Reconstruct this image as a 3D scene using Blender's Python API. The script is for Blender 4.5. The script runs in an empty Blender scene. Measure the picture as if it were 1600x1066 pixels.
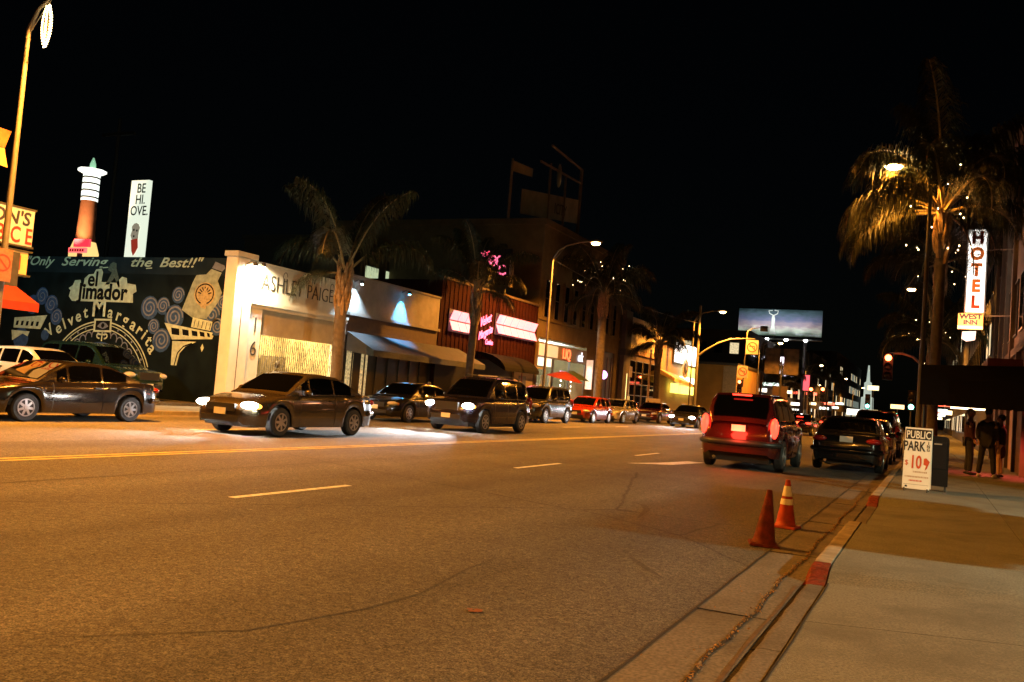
import bpy, bmesh, math, random
from mathutils import Vector, Matrix, Euler
R = math.radians
PI = math.pi
sc = bpy.context.scene
C = sc.collection

# ------------------------------------------------------------------ camera
cam_d = bpy.data.cameras.new('camera')
cam = bpy.data.objects.new('camera', cam_d)
C.objects.link(cam)
cam_d.sensor_width = 36.0
cam_d.lens = 31.5
cam_d.clip_start = 0.05
cam_d.clip_end = 3000
cam.matrix_world = (Matrix.Translation((0, 0, 1.4)) @ Matrix.Rotation(R(25.314), 4, 'Z')
                    @ Matrix.Rotation(R(90 + 3.238), 4, 'X') @ Matrix.Rotation(R(4.5), 4, 'Z'))
sc.camera = cam

# ------------------------------------------------------------------ night sky, faint moon, exposure
world = bpy.data.worlds.new('World')
sc.world = world
world.use_nodes = True
wn = world.node_tree.nodes
sky = wn.new('ShaderNodeTexSky')
sky.sky_type = 'NISHITA'
sky.sun_disc = False
sky.sun_elevation = R(12)
sky.sun_rotation = R(150)
world.node_tree.links.new(sky.outputs[0], wn['Background'].inputs[0])
wn['Background'].inputs[1].default_value = 0.00006
moon = bpy.data.lights.new('moon', 'SUN')
moon.energy = 0.0015
moon.angle = R(0.5)
moon.color = (1.0, 0.93, 0.85)
moon_o = bpy.data.objects.new('moon', moon)
C.objects.link(moon_o)
moon_o.rotation_euler = (R(78), 0, R(30))
sc.view_settings.view_transform = 'Standard'
sc.view_settings.look = 'None'
sc.view_settings.gamma = 1.0
sc.view_settings.exposure = 2.0
cy = sc.cycles
cy.max_bounces = 5
cy.diffuse_bounces = 2
cy.glossy_bounces = 3
cy.transmission_bounces = 3
cy.transparent_max_bounces = 6
cy.caustics_reflective = False
cy.caustics_refractive = False
cy.sample_clamp_indirect = 1.5
cy.sample_clamp_direct = 12.0
cy.use_denoising = True

SODIUM = (1.0, 0.345, 0.032)
LAMP_W = 5600.0
LOT_W = 1250.0

# ------------------------------------------------------------------ materials
MATS = {}


def mat(name, col=(.5, .5, .5), rough=.7, metal=0.0, var=0.15, scale=6.0, bump=0.0, bscale=40.0, spec=.5,
        emit=None, es=0.0, coat=0.0, sample=True, dirt=None, dscale=1.2):
    if name in MATS:
        return MATS[name]
    m = bpy.data.materials.new(name)
    m.use_nodes = True
    nt = m.node_tree
    n = nt.nodes
    b = n['Principled BSDF']
    b.inputs['Roughness'].default_value = rough
    b.inputs['Metallic'].default_value = metal
    b.inputs['Specular IOR Level'].default_value = spec
    b.inputs['Coat Weight'].default_value = coat
    b.inputs['Coat Roughness'].default_value = .05
    tc = n.new('ShaderNodeTexCoord')
    if var > 0:
        nz = n.new('ShaderNodeTexNoise')
        nz.inputs['Scale'].default_value = scale
        nz.inputs['Detail'].default_value = 5
        nt.links.new(tc.outputs['Object'], nz.inputs['Vector'])
        r = n.new('ShaderNodeValToRGB')
        lo = [max(0, c * (1 - var)) for c in col]
        hi = [min(1, c * (1 + var)) for c in col]
        r.color_ramp.elements[0].position = .3
        r.color_ramp.elements[1].position = .7
        r.color_ramp.elements[0].color = (*lo, 1)
        r.color_ramp.elements[1].color = (*hi, 1)
        nt.links.new(nz.outputs[0], r.inputs[0])
        out = r.outputs[0]
        if dirt:
            nd = n.new('ShaderNodeTexNoise')
            nd.inputs['Scale'].default_value = dscale
            nd.inputs['Detail'].default_value = 7
            nd.inputs['Roughness'].default_value = .65
            nt.links.new(tc.outputs['Object'], nd.inputs['Vector'])
            rd = n.new('ShaderNodeValToRGB')
            rd.color_ramp.elements[0].position = .45
            rd.color_ramp.elements[1].position = .68
            rd.color_ramp.elements[0].color = (0, 0, 0, 1)
            rd.color_ramp.elements[1].color = (.85, .85, .85, 1)
            nt.links.new(nd.outputs[0], rd.inputs[0])
            mx = n.new('ShaderNodeMix')
            mx.data_type = 'RGBA'
            nt.links.new(rd.outputs[0], mx.inputs[0])
            nt.links.new(out, mx.inputs[6])
            mx.inputs[7].default_value = (*dirt, 1)
            out = mx.outputs[2]
        nt.links.new(out, b.inputs['Base Color'])
    else:
        b.inputs['Base Color'].default_value = (*col, 1)
    if bump > 0:
        nb = n.new('ShaderNodeTexNoise')
        nb.inputs['Scale'].default_value = bscale
        nb.inputs['Detail'].default_value = 4
        nt.links.new(tc.outputs['Object'], nb.inputs['Vector'])
        bp = n.new('ShaderNodeBump')
        bp.inputs['Strength'].default_value = bump
        bp.inputs['Distance'].default_value = .02
        nt.links.new(nb.outputs[0], bp.inputs['Height'])
        nt.links.new(bp.outputs[0], b.inputs['Normal'])
    if emit:
        b.inputs['Emission Color'].default_value = (*emit, 1)
        b.inputs['Emission Strength'].default_value = es
        if not sample:
            m.cycles.emission_sampling = 'NONE'
    MATS[name] = m
    return m


def emi(name, col, s, sample=True):
    return mat(name, tuple(min(.8, c) for c in col), .4, var=0, emit=col, es=s, sample=sample)


def asphalt_mat():
    m = bpy.data.materials.new('asphalt')
    m.use_nodes = True
    nt = m.node_tree
    n = nt.nodes
    b = n['Principled BSDF']
    tc = n.new('ShaderNodeTexCoord')

    def noise(scale, det, rough, vec=None):
        z = n.new('ShaderNodeTexNoise')
        z.inputs['Scale'].default_value = scale
        z.inputs['Detail'].default_value = det
        z.inputs['Roughness'].default_value = rough
        nt.links.new(vec or tc.outputs['Object'], z.inputs['Vector'])
        return z.outputs[0]

    def ramp(src, p0, p1, c0, c1):
        r = n.new('ShaderNodeValToRGB')
        r.color_ramp.elements[0].position = p0
        r.color_ramp.elements[1].position = p1
        r.color_ramp.elements[0].color = (*c0, 1)
        r.color_ramp.elements[1].color = (*c1, 1)
        nt.links.new(src, r.inputs[0])
        return r.outputs[0]

    def mul(a, bb, f=1.0):
        x = n.new('ShaderNodeMix')
        x.data_type = 'RGBA'
        x.blend_type = 'MULTIPLY'
        x.inputs[0].default_value = f
        nt.links.new(a, x.inputs[6])
        nt.links.new(bb, x.inputs[7])
        return x.outputs[2]
    base = ramp(noise(14, 6, .7), .36, .66, (.082, .077, .068), (.135, .126, .108))

    def stones(scale, lo, hi):
        v_ = n.new('ShaderNodeTexVoronoi')
        v_.inputs['Scale'].default_value = scale
        nt.links.new(tc.outputs['Object'], v_.inputs['Vector'])
        sx = n.new('ShaderNodeSeparateColor')
        nt.links.new(v_.outputs['Color'], sx.inputs[0])
        return ramp(sx.outputs[0], .05, .95, (lo, lo, lo), (hi, hi, hi * .97))
    grain = mul(stones(125, .45, 1.6), stones(55, .75, 1.25))
    mp = n.new('ShaderNodeMapping')
    mp.inputs['Scale'].default_value = (.55, .03, 1)
    nt.links.new(tc.outputs['Object'], mp.inputs['Vector'])
    wear = ramp(noise(1.0, 4, .55, mp.outputs[0]), .35, .66, (.70, .70, .70), (1.2, 1.2, 1.2))
    big = ramp(noise(.5, 6, .7), .38, .66, (.86, .86, .86), (1.12, 1.12, 1.12))
    col = mul(mul(mul(base, grain), wear), big)
    # a few meandering hairline cracks
    vc = n.new('ShaderNodeTexVoronoi')
    vc.feature = 'DISTANCE_TO_EDGE'
    vc.inputs['Scale'].default_value = .16
    dv = n.new('ShaderNodeMix')
    dv.data_type = 'VECTOR'
    dv.inputs[0].default_value = .12
    nv = n.new('ShaderNodeTexNoise')
    nv.inputs['Scale'].default_value = 1.1
    nv.inputs['Detail'].default_value = 6
    nt.links.new(tc.outputs['Object'], nv.inputs['Vector'])
    nt.links.new(tc.outputs['Object'], dv.inputs[4])
    nt.links.new(nv.outputs['Color'], dv.inputs[5])
    nt.links.new(dv.outputs[1], vc.inputs['Vector'])
    col = mul(col, ramp(vc.outputs['Distance'], .0012, .0035, (.5, .5, .5), (1, 1, 1)))
    # scattered pale chips
    v = n.new('ShaderNodeTexVoronoi')
    v.inputs['Scale'].default_value = 3.6
    v.inputs['Randomness'].default_value = 1
    nt.links.new(tc.outputs['Object'], v.inputs['Vector'])
    chip = ramp(v.outputs['Distance'], .05, .075, (1, 1, 1), (0, 0, 0))
    keep = ramp(noise(2.3, 2, .5), .57, .6, (0, 0, 0), (1, 1, 1))
    ck = mul(chip, keep)
    mx = n.new('ShaderNodeMix')
    mx.data_type = 'RGBA'
    nt.links.new(ck, mx.inputs[0])
    nt.links.new(col, mx.inputs[6])
    mx.inputs[7].default_value = (.26, .24, .2, 1)
    nt.links.new(mx.outputs[2], b.inputs['Base Color'])
    rr = ramp(noise(60, 4, .6), .3, .7, (.62, .62, .62), (.95, .95, .95))
    nt.links.new(rr, b.inputs['Roughness'])
    b.inputs['Specular IOR Level'].default_value = .16
    bp = n.new('ShaderNodeBump')
    bp.inputs['Strength'].default_value = .8
    bp.inputs['Distance'].default_value = .012
    nt.links.new(noise(120, 4, .7), bp.inputs['Height'])
    nt.links.new(bp.outputs[0], b.inputs['Normal'])
    return m


# ------------------------------------------------------------------ mesh builder
class MB:
    def __init__(s):
        s.v = []
        s.f = []

    def add(s, vs, fs):
        o = len(s.v)
        s.v += [tuple(p) for p in vs]
        s.f += [tuple(i + o for i in f) for f in fs]
        return s

    def box(s, x0, x1, y0, y1, z0, z1):
        if x0 > x1: x0, x1 = x1, x0
        if y0 > y1: y0, y1 = y1, y0
        if z0 > z1: z0, z1 = z1, z0
        return s.add([(x0, y0, z0), (x1, y0, z0), (x1, y1, z0), (x0, y1, z0), (x0, y0, z1), (x1, y0, z1), (x1, y1, z1), (x0, y1, z1)],
                     [(0, 3, 2, 1), (4, 5, 6, 7), (0, 1, 5, 4), (1, 2, 6, 5), (2, 3, 7, 6), (3, 0, 4, 7)])

    def quad(s, a, b, c, d):
        return s.add([a, b, c, d], [(0, 1, 2, 3)])

    def tube(s, pts, rad, n=8, caps=True):
        pts = [Vector(p) for p in pts]
        if not hasattr(rad, '__len__'): rad = [rad] * len(pts)
        rings = []
        o = len(s.v)
        up = Vector((0, 0, 1))
        for i, p in enumerate(pts):
            d = (pts[min(i + 1, len(pts) - 1)] - pts[max(i - 1, 0)])
            if d.length < 1e-9: d = Vector((0, 0, 1))
            d.normalize()
            a = d.cross(up)
            if a.length < .05: a = d.cross(Vector((0, 1, 0)))
            a.normalize()
            b = d.cross(a)
            for k in range(n):
                t = 2 * PI * k / n
                s.v.append(tuple(p + (a * math.cos(t) + b * math.sin(t)) * rad[i]))
        for i in range(len(pts) - 1):
            for k in range(n):
                k2 = (k + 1) % n
                s.f.append((o + i * n + k, o + i * n + k2, o + (i + 1) * n + k2, o + (i + 1) * n + k))
        if caps:
            s.f.append(tuple(o + k for k in reversed(range(n))))
            s.f.append(tuple(o + (len(pts) - 1) * n + k for k in range(n)))
        return s

    def lathe(s, prof, n=16, c=(0, 0, 0), axis='z', caps=True):
        o = len(s.v)
        for r, h in prof:
            for k in range(n):
                t = 2 * PI * k / n
                x, y = r * math.cos(t), r * math.sin(t)
                p = {'z': (x, y, h), 'y': (x, h, y), 'x': (h, x, y)}[axis]
                s.v.append((p[0] + c[0], p[1] + c[1], p[2] + c[2]))
        for i in range(len(prof) - 1):
            for k in range(n):
                k2 = (k + 1) % n
                s.f.append((o + i * n + k, o + i * n + k2, o + (i + 1) * n + k2, o + (i + 1) * n + k))
        if caps:
            s.f.append(tuple(o + k for k in reversed(range(n))))
            s.f.append(tuple(o + (len(prof) - 1) * n + k for k in range(n)))
        return s

    def sph(s, c, rx, ry, rz, n=12, m=8):
        prof = [(math.sin(PI * i / m) + 1e-4, -math.cos(PI * i / m)) for i in range(m + 1)]
        o = len(s.v)
        s.lathe(prof, n, caps=False)
        for i in range(o, len(s.v)):
            x, y, z = s.v[i]
            s.v[i] = (c[0] + x * rx, c[1] + y * ry, c[2] + z * rz)
        return s

    def prism(s, poly, axis, a, b):
        n = len(poly)

        def P(u, v, w):
            return {'x': (w, u, v), 'y': (u, w, v), 'z': (u, v, w)}[axis]
        return s.add([P(u, v, a) for u, v in poly] + [P(u, v, b) for u, v in poly],
                     [tuple(reversed(range(n))), tuple(range(n, 2 * n))] + [(i, (i + 1) % n, (i + 1) % n + n, i + n) for i in range(n)])

    def ribbon(s, pts, w, P):
        """flat band along a 2-d polyline; P maps (u, v) to a point"""
        n = len(pts)
        vs = []
        for i, (u, v) in enumerate(pts):
            du = pts[min(i + 1, n - 1)][0] - pts[max(i - 1, 0)][0]
            dv = pts[min(i + 1, n - 1)][1] - pts[max(i - 1, 0)][1]
            l = math.hypot(du, dv) or 1
            ww = w[i] if hasattr(w, '__len__') else w
            vs += [P(u - dv / l * ww / 2, v + du / l * ww / 2), P(u + dv / l * ww / 2, v - du / l * ww / 2)]
        return s.add(vs, [(2 * i, 2 * i + 1, 2 * i + 3, 2 * i + 2) for i in range(n - 1)])

    def mesh(s, name, m, off=None, smooth=None):
        me = bpy.data.meshes.new(name)
        vs = s.v if off is None else [(x - off[0], y - off[1], z - off[2]) for x, y, z in s.v]
        me.from_pydata(vs, [], s.f)
        bm = bmesh.new()
        bm.from_mesh(me)
        bmesh.ops.recalc_face_normals(bm, faces=bm.faces)
        bm.to_mesh(me)
        bm.free()
        if m: me.materials.append(m)
        if smooth is not None:
            me.polygons.foreach_set('use_smooth', [True] * len(me.polygons))
            if smooth < 180: me.set_sharp_from_angle(angle=R(smooth))
        return me

    def build(s, name, m, parent=None, smooth=None, local=False, bevel=0):
        off = None if (parent is None or local) else wloc(parent)
        me = s.mesh(name, m, off, smooth)
        return link(name, me, parent, bevel)


def link(name, me, parent=None, bevel=0):
    o = bpy.data.objects.new(name, me)
    C.objects.link(o)
    o.parent = parent
    if bevel:
        b = o.modifiers.new('bevel', 'BEVEL')
        b.width = bevel
        b.segments = 2
        b.limit_method = 'ANGLE'
    return o


def wloc(o):
    p = Vector((0, 0, 0))
    while o:
        p += o.location
        o = o.parent
    return p


def thing(name, label, cat, loc=(0, 0, 0), rotz=0, group=None):
    o = bpy.data.objects.new(name, None)
    C.objects.link(o)
    o.empty_display_size = .2
    o.location = loc
    o.rotation_euler = (0, 0, rotz)
    return tag(o, label, cat, group)


def tag(o, label, cat, group=None):
    o['label'] = label
    o['category'] = cat
    if group: o['group'] = group
    return o


def struct(o):
    o['kind'] = 'structure'
    return o


def stuff(o, label=None, cat=None):
    o['kind'] = 'stuff'
    if label: o['label'] = label
    if cat: o['category'] = cat
    return o


def box(name, m, parent, x0, x1, y0, y1, z0, z1, bevel=0, local=False):
    return MB().box(x0, x1, y0, y1, z0, z1).build(name, m, parent, bevel=bevel, local=local)


def copy_tree(o, parent=None):
    c = o.copy()
    C.objects.link(c)
    c.parent = parent
    for ch in o.children: copy_tree(ch, c)
    return c


def text(name, s, size, m, parent, o, right, up, extrude=0.0, shear=0.0, align='CENTER', fat=0.0, local=False, spacing=1.0, sx=1.0):
    cu = bpy.data.curves.new('text', 'FONT')
    cu.body = s
    cu.size = size
    cu.shear = shear
    cu.align_x = align
    cu.offset = fat
    cu.extrude = extrude
    cu.space_character = spacing
    cu.resolution_u = 3
    ob = bpy.data.objects.new('text', cu)
    me = bpy.data.meshes.new_from_object(ob)
    bpy.data.objects.remove(ob)
    bpy.data.curves.remove(cu)
    r = Vector(right).normalized()
    u = Vector(up).normalized()
    nn = r.cross(u)
    off = Vector(o) - (Vector((0, 0, 0)) if (local or parent is None) else wloc(parent))
    for v in me.vertices:
        v.co = off + r * v.co.x * sx + u * v.co.y + nn * v.co.z
    me.name = name
    me.materials.clear()
    me.materials.append(m)
    return link(name, me, parent)


def lamp(kind, parent, loc, energy, col, rad=.1, rot=None, size=None, blend=.3, name='light'):
    l = bpy.data.lights.new(name, kind)
    l.energy = energy
    l.color = col
    l.shadow_soft_size = rad
    if kind == 'SPOT':
        l.spot_size = R(size or 120)
        l.spot_blend = blend
    o = bpy.data.objects.new(name, l)
    C.objects.link(o)
    o.parent = parent
    o.location = loc
    if rot: o.rotation_euler = rot
    return o


rnd = random.Random(7)

# shared materials
M_asph = asphalt_mat()
M_conc = mat('concrete_gutter', (.15, .135, .115), .85, var=.38, scale=45, spec=.25, bump=.3, bscale=60, dirt=(.075, .062, .045), dscale=.9)
M_walk = mat('concrete_walk', (.18, .185, .165), .85, var=.35, scale=60, bump=.35, bscale=120, dirt=(.11, .11, .095), dscale=1.1, spec=.25)
M_kerb = mat('kerb_concrete', (.30, .265, .21), .8, var=.25, scale=12, bump=.35, bscale=50, dirt=(.16, .12, .08), dscale=3)
M_red_kerb = mat('kerb_red_paint', (.17, .03, .015), .8, var=.4, scale=22, bump=.5, bscale=50, dirt=(.10, .06, .035), dscale=6, spec=.2)
M_white_line = mat('line_white', (.60, .66, .66), .6, var=.25, scale=18, dirt=(.3, .28, .24), dscale=6)
M_yellow_line = mat('line_yellow', (.42, .36, .07), .6, var=.25, scale=14, dirt=(.18, .13, .05), dscale=4)
M_black = mat('black_paint', (.008, .008, .009), .6, var=.1, spec=.2)
M_dark = mat('dark_metal', (.05, .048, .045), .5, metal=.3, var=.2)
M_steel = mat('galvanised', (.33, .31, .28), .45, metal=.6, var=.15)
M_pole = mat('pole_paint', (.12, .115, .105), .5, metal=.2, var=.15)
M_white = mat('white_paint', (.72, .71, .67), .6, var=.06, scale=3)
M_glass = mat('dark_glass', (.0012, .0013, .0014), .03, var=0, spec=.6)
M_rubber = mat('rubber', (.015, .015, .015), .75, var=.15)
M_chrome = mat('chrome', (.7, .7, .7), .15, metal=1, var=0)
M_alloy = mat('alloy', (.45, .45, .46), .3, metal=.8, var=0)
M_sod_lens = emi('sodium_lens', (1.0, .60, .20), 60, sample=False)

# ------------------------------------------------------------------ ground, road, pavements
KF = -19.0     # far kerb face
BX = -22.6     # far building line
ground = struct(MB().quad((-900, -300, -.03), (900, -300, -.03), (900, 1500, -.03), (-900, 1500, -.03)).build('ground', mat('dirt', (.05, .045, .04), .9)))
road = MB()
ys = [-40 + i * 10 for i in range(12)] + [100, 150, 250, 420]
for a, b in zip(ys[:-1], ys[1:]):
    road.quad((KF + .5, a, 0), (-1.41, a, 0), (-1.41, b, 0), (KF + .5, b, 0))
struct(road.build('road', M_asph))
# cross street past the far row of shops
struct(MB().quad((-120, 93, .004), (KF + .52, 93, .004), (KF + .52, 104.5, .004), (-120, 104.5, .004)).build('cross_street', M_asph))

# lane dashes and double yellow
marks = struct(MB().quad((-6.96, -6.8, .004), (-6.84, -6.8, .004), (-6.84, -4.6, .004), (-6.96, -4.6, .004)).build('lane_marking', M_white_line))
d_me = MB().quad((-.055, 0, 0), (.055, 0, 0), (.055, 2.2, 0), (-.055, 2.2, 0)).mesh('lane_dash', M_white_line)
for k in range(17):
    y0 = 7.72 + (k - 1) * 7.45
    for X in (-6.9, -14.9):
        if X < -10 and k < 2: continue
        o = link('lane_dash', d_me, marks)
        o.location = (X, y0, .005)
for X in (-10.80, -11.02):
    m = MB()
    for i in range(20):
        m.quad((X - .055, -20 + i * 12, .0045), (X + .055, -20 + i * 12, .0045), (X + .055, -8 + i * 12, .0045), (X - .055, -8 + i * 12, .0045))
    m.build('yellow_line', M_yellow_line, marks)
# turn arrow stem and stop dash beyond
MB().prism([(-6.15, 19.6), (-5.4, 20.6), (-5.1, 22.6), (-5.5, 22.5), (-5.75, 20.9)], 'z', .0035, .006).build('arrow_mark', M_white_line, marks)

# tyre scuffs and tar seams on the asphalt
M_scuff = mat('scuff', (.085, .08, .07), .9, var=.3, scale=30, spec=.1)
for pts, w in (([(-3.75, 12.2), (-3.5, 12.0), (-3.3, 11.5), (-3.15, 10.6)], [.02, .09, .09, .02]), ([(-2.4, 7.9), (-2.25, 7.7), (-2.1, 7.45), (-1.9, 7.2)], [.02, .06, .06, .02]),
               ([(-3.9, 3.2), (-3.3, 3.9), (-3.1, 4.7), (-3.05, 5.3), (-3.2, 6.2), (-3.25, 7.0)], [.008, .016, .018, .02, .016, .008]), ([(-9.0, 2.0), (-8.95, 8), (-9.02, 14), (-8.97, 22), (-9.0, 40)], .035), ([(-13.0, 4.0), (-12.96, 12), (-13.03, 24), (-13.0, 50)], .03)):
    MB().ribbon(pts, w, lambda u, v: (u, v, .0035)).build('tar_mark', M_scuff, marks)
gut = MB()
gut.quad((-1.41, -40, .003), (-.9, -40, .012), (-.9, 420, .012), (-1.41, 420, .003))
gutter = struct(gut.build('gutter', M_conc))
j = 0
gj = MB()
for k in range(22):
    y = -3 + k * 3.1
    gj.box(-1.405, -.905, y, y + .012, .008, .0135)
gj.build('joint', mat('joint_dirt', (.025, .02, .015), .9), gutter)
# dark seam between asphalt and gutter
MB().ribbon([(-1.415 + .003 * math.sin(i * 1.7) + .002 * math.sin(i * 4.1), -2 + i * .3) for i in range(160)], .02, lambda u, v: (u, v, .0072)).build('seam', mat('seam_tar', (.012, .011, .010), .7), gutter)


def drop(y):
    """1 where the kerb is lowered for a driveway"""
    def sm(a, b, t):
        t = max(0, min(1, (t - a) / (b - a)))
        return t * t * (3 - 2 * t)
    if y < 10: return 1 - sm(7.9, 8.3, y)
    return sm(12.0, 12.5, y) * (1 - sm(15.7, 16.2, y))


def walk_z(x, y):
    e = .13 - .105 * drop(y)
    t = max(0, min(1, (x + .72) / 1.7))
    return e * (1 - t) + .13 * t


near_walk = struct(MB().quad((-.7, -40, .0), (40, -40, .0), (40, 22, .0), (-.7, 22, .0)).build('pavement', M_walk))
for i in range(17):
    y0 = -6 + i * 3.1
    for x0, x1 in ((-.715, 1.0), (1.008, 2.8)) if y0 > 18 else ((-.715, 1.0), (1.008, 4.2), (4.208, 9.)):
        m = MB()
        n, k = 14, 5
        P = [(x0 + (x1 - x0) * a / k, y0 + 3.092 * b / n) for b in range(n + 1) for a in range(k + 1)]
        m.v = [(x, y, walk_z(x, y)) for x, y in P] + [(x, y, -.02) for x, y in P]
        q = (n + 1) * (k + 1)
        for b in range(n):
            for a in range(k):
                t = b * (k + 1) + a
                m.f.append((t, t + 1, t + k + 2, t + k + 1))
        for b in range(n):
            for a in (0, k):
                t = b * (k + 1) + a
                m.f.append((t, t + k + 1, t + k + 1 + q, t + q))
        for a in range(k):
            for b in (0, n):
                t = b * (k + 1) + a
                m.f.append((t, t + 1, t + 1 + q, t + q))
        m.build('paving_slab', M_walk, near_walk)
MB().box(-.715, 2.9, 46.7, 420, 0, .13).build('far_paving', M_walk, near_walk)

kerb = struct(MB().box(-.9, -.72, 46.7, 420, -.02, .13).build('kerb', M_kerb))


def kerb_piece(y0, y1, m_):
    m = MB()
    n = max(2, int((y1 - y0) / .12))
    for i in range(n + 1):
        y = y0 + (y1 - y0) * i / n
        z = .138 - .118 * drop(y)
        w = .004 * math.sin(y * 9.1) + .003 * math.sin(y * 23)
        m.v += [(-.905 + w, y, .0), (-.885 + w, y, z - .03), (-.865 + w * .6, y, z - .004), (-.84, y, z), (-.728 + w * .4, y, z), (-.722, y, .0)]
        if i:
            o = (i - 1) * 6
            for k in range(5): m.f.append((o + k, o + k + 1, o + k + 7, o + k + 6))
    m.f.append((0, 1, 2, 3, 4, 5))
    o = n * 6
    m.f.append((o + 5, o + 4, o + 3, o + 2, o + 1, o))
    return m.build('kerb_stone', m_, kerb)


for a, b, q in [(-6, -3, 0), (-2.99, 0, 0), (.01, 3, 0), (3.01, 5.5, 0), (5.51, 7.85, 0), (7.86, 8.34, 1), (8.35, 10.3, 0), (10.31, 12.0, 0),
                (12.01, 12.5, 1), (12.51, 14.0, 0), (14.01, 15.6, 0), (15.61, 16.5, 1), (16.51, 19, 0), (19.01, 22, 0), (22.01, 25, 0), (25.01, 28, 0),
                (28.01, 32, 0), (32.01, 36, 0), (36.01, 41, 0), (41.01, 46.69, 0)]:
    kerb_piece(a, b, M_red_kerb if q else (M_conc if b < 7.9 or (a > 12.4 and b < 15.7) else M_kerb))
# rusty stain line / crack behind the kerb line
MB().ribbon([(-.705 + .004 * math.sin(i * 1.3), 2 + i * .35) for i in range(18)], .012, lambda u, v: (u, v, walk_z(u, v) + .004)).build('crack', MATS['seam_tar'], near_walk)

# fallen leaves and grit in the gutter: nobody could count them
lv = MB()
for i in range(1100):
    y = 3.0 + 14 * rnd.random() ** 1.25
    x = -1.055 + .015 * math.sin(y * 2.2) + .01 * math.sin(y * 7) + rnd.gauss(0, .012)
    if rnd.random() < .07: x = rnd.uniform(-1.38, -.92)
    s = rnd.uniform(.005, .015)
    a = rnd.random() * PI
    z0 = .012 + rnd.random() * .012
    dx, dy = math.cos(a) * s, math.sin(a) * s
    lv.add([(x - dx, y - dy, z0), (x + dy * .5, y - dx * .5, z0 + rnd.random() * .014), (x + dx, y + dy, z0 + .004), (x - dy * .5, y + dx * .5, z0 + rnd.random() * .014)], [(0, 1, 2, 3)])
MB().ribbon([(-1.055 + .015 * math.sin((2 + i * .2) * 2.2) + .01 * math.sin((2 + i * .2) * 7), 2 + i * .2) for i in range(90)], .03, lambda u, v: (u, v, .0145)).build('crack', MATS['seam_tar'], gutter)
MB().ribbon([(-.925 + .006 * math.sin(i * .9), 2 + i * .3) for i in range(20)], [.022 + .006 * math.sin(i * 2.1) for i in range(20)], lambda u, v: (u, v, .0150)).build('rust_stain', mat('rust_stain', (.10, .055, .02), .8, var=.3, scale=12), gutter)
stuff(lv.build('fallen_leaves', mat('dry_leaf', (.30, .17, .06), .8, var=.85, scale=45)), 'dry brown leaves and grit lying along the gutter crack', 'leaves')

# litter on the road
for nm, lab, x, y, s, c in [('crushed_carton', 'crushed orange scrap of litter lying in the middle of the road', -2.55, 5.15, .06, (.22, .06, .025)),
                            ('paper_scrap', 'small pale flattened scrap at the left of the near road', -7.3, 4.25, .05, (.6, .55, .45)),
                            ]:
    m = MB()
    for i in range(7):
        a = i * .9
        cx_, cy_ = x + math.cos(a) * s * .8 * rnd.random(), y + math.sin(a) * s * .5
        pts = [(cx_ + s * .6 * math.cos(t + a) * rnd.uniform(.6, 1), cy_ + s * .35 * math.sin(t + a), .006 + rnd.random() * .006) for t in (0, 1.6, 3.1, 4.7)]
        m.add(pts, [(0, 1, 2, 3)])
    tag(m.build(nm, mat(nm, c, .7, var=.3, scale=30)), lab, 'litter')

# far pavement and lot
fw = struct(MB().box(-30, KF - .18, -40, 17, 0, .12).box(BX - .3, KF - .18, 17, 24.2, 0, .05).box(-30, KF - .18, 24.2, 93, 0, .12).box(-30, KF - .18, 104.5, 420, 0, .12).build('far_pavement', M_walk))
fk = struct(MB().box(KF - .17, KF, -40, 93, -.02, .125).box(KF - .17, KF, 104.5, 420, -.02, .125).build('far_kerb', M_kerb))
struct(MB().quad((KF, -40, .012), (KF + .5, -40, .003), (KF + .5, 420, .003), (KF, 420, .012)).build('far_gutter', M_conc))
struct(MB().box(-60, BX - .3, 15.7, 24.28, -.02, .14).build('parking_lot', M_asph))

# ------------------------------------------------------------------ far side: barbecue shop at the left edge
UPZ = (0, 0, 1)
RY = (0, 1, 0)
RX = (1, 0, 0)
M_stucco_d = mat('stucco_brown', (.10, .075, .05), .9, var=.2, scale=3, bump=.3)
M_sign_cream = mat('sign_cream', (.34, .36, .38), .5, var=.05, emit=(1, .72, .38), es=.05)
M_sign_ylw = mat('sign_yellow', (.5, .33, .12), .5, var=.05, emit=(1, .6, .16), es=.05)
M_ink_blue = mat('ink_navy', (.02, .02, .05), .6, var=0)
M_ink_red = mat('ink_red', (.30, .02, .015), .6, var=0)
M_awn_red = mat('awning_red', (.20, .015, .008), .8, var=.15, scale=8)

t = thing('barbecue_shop', 'brown corner shop with red awning at the left edge', 'building', (BX, 12, .12))
box('wall', M_stucco_d, t, BX - 9, BX, 5, 15.6, .12, 3.45)
box('parapet', M_stucco_d, t, BX - 9, BX + .04, 5, 15.62, 3.45, 4.0)
m = MB()
m.add([(BX, 6, 3.4), (BX, 15.75, 3.4), (BX + 1.25, 15.95, 2.72), (BX + 1.25, 5.8, 2.72), (BX + 1.25, 15.95, 2.5), (BX + 1.25, 5.8, 2.5), (BX, 15.75, 2.6), (BX, 6, 2.6)],
      [(0, 1, 2, 3), (3, 2, 4, 5), (1, 6, 4, 2), (0, 3, 5, 7)])
m.build('awning', M_awn_red, t)
box('shop_window', M_glass, t, BX, BX + .03, 7, 14.9, .8, 2.4)
t = thing('barbecue_sign', "cream lettered sign over the red awning, cut by the photo's left edge", 'sign', (BX + .35, 14.5, 3.4))
box('sign_panel', M_sign_cream, t, BX + .2, BX + .42, 12.6, 16.15, 4.27, 5.24)
box('sign_panel', M_sign_ylw, t, BX + .2, BX + .40, 12.6, 16.1, 3.5, 4.1)
for z0, z1 in ((4.22, 4.27), (5.24, 5.29), (4.1, 4.15), (3.45, 3.5)):
    box('sign_frame', M_dark, t, BX + .18, BX + .44, 12.55, 16.2, z0, z1)
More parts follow.
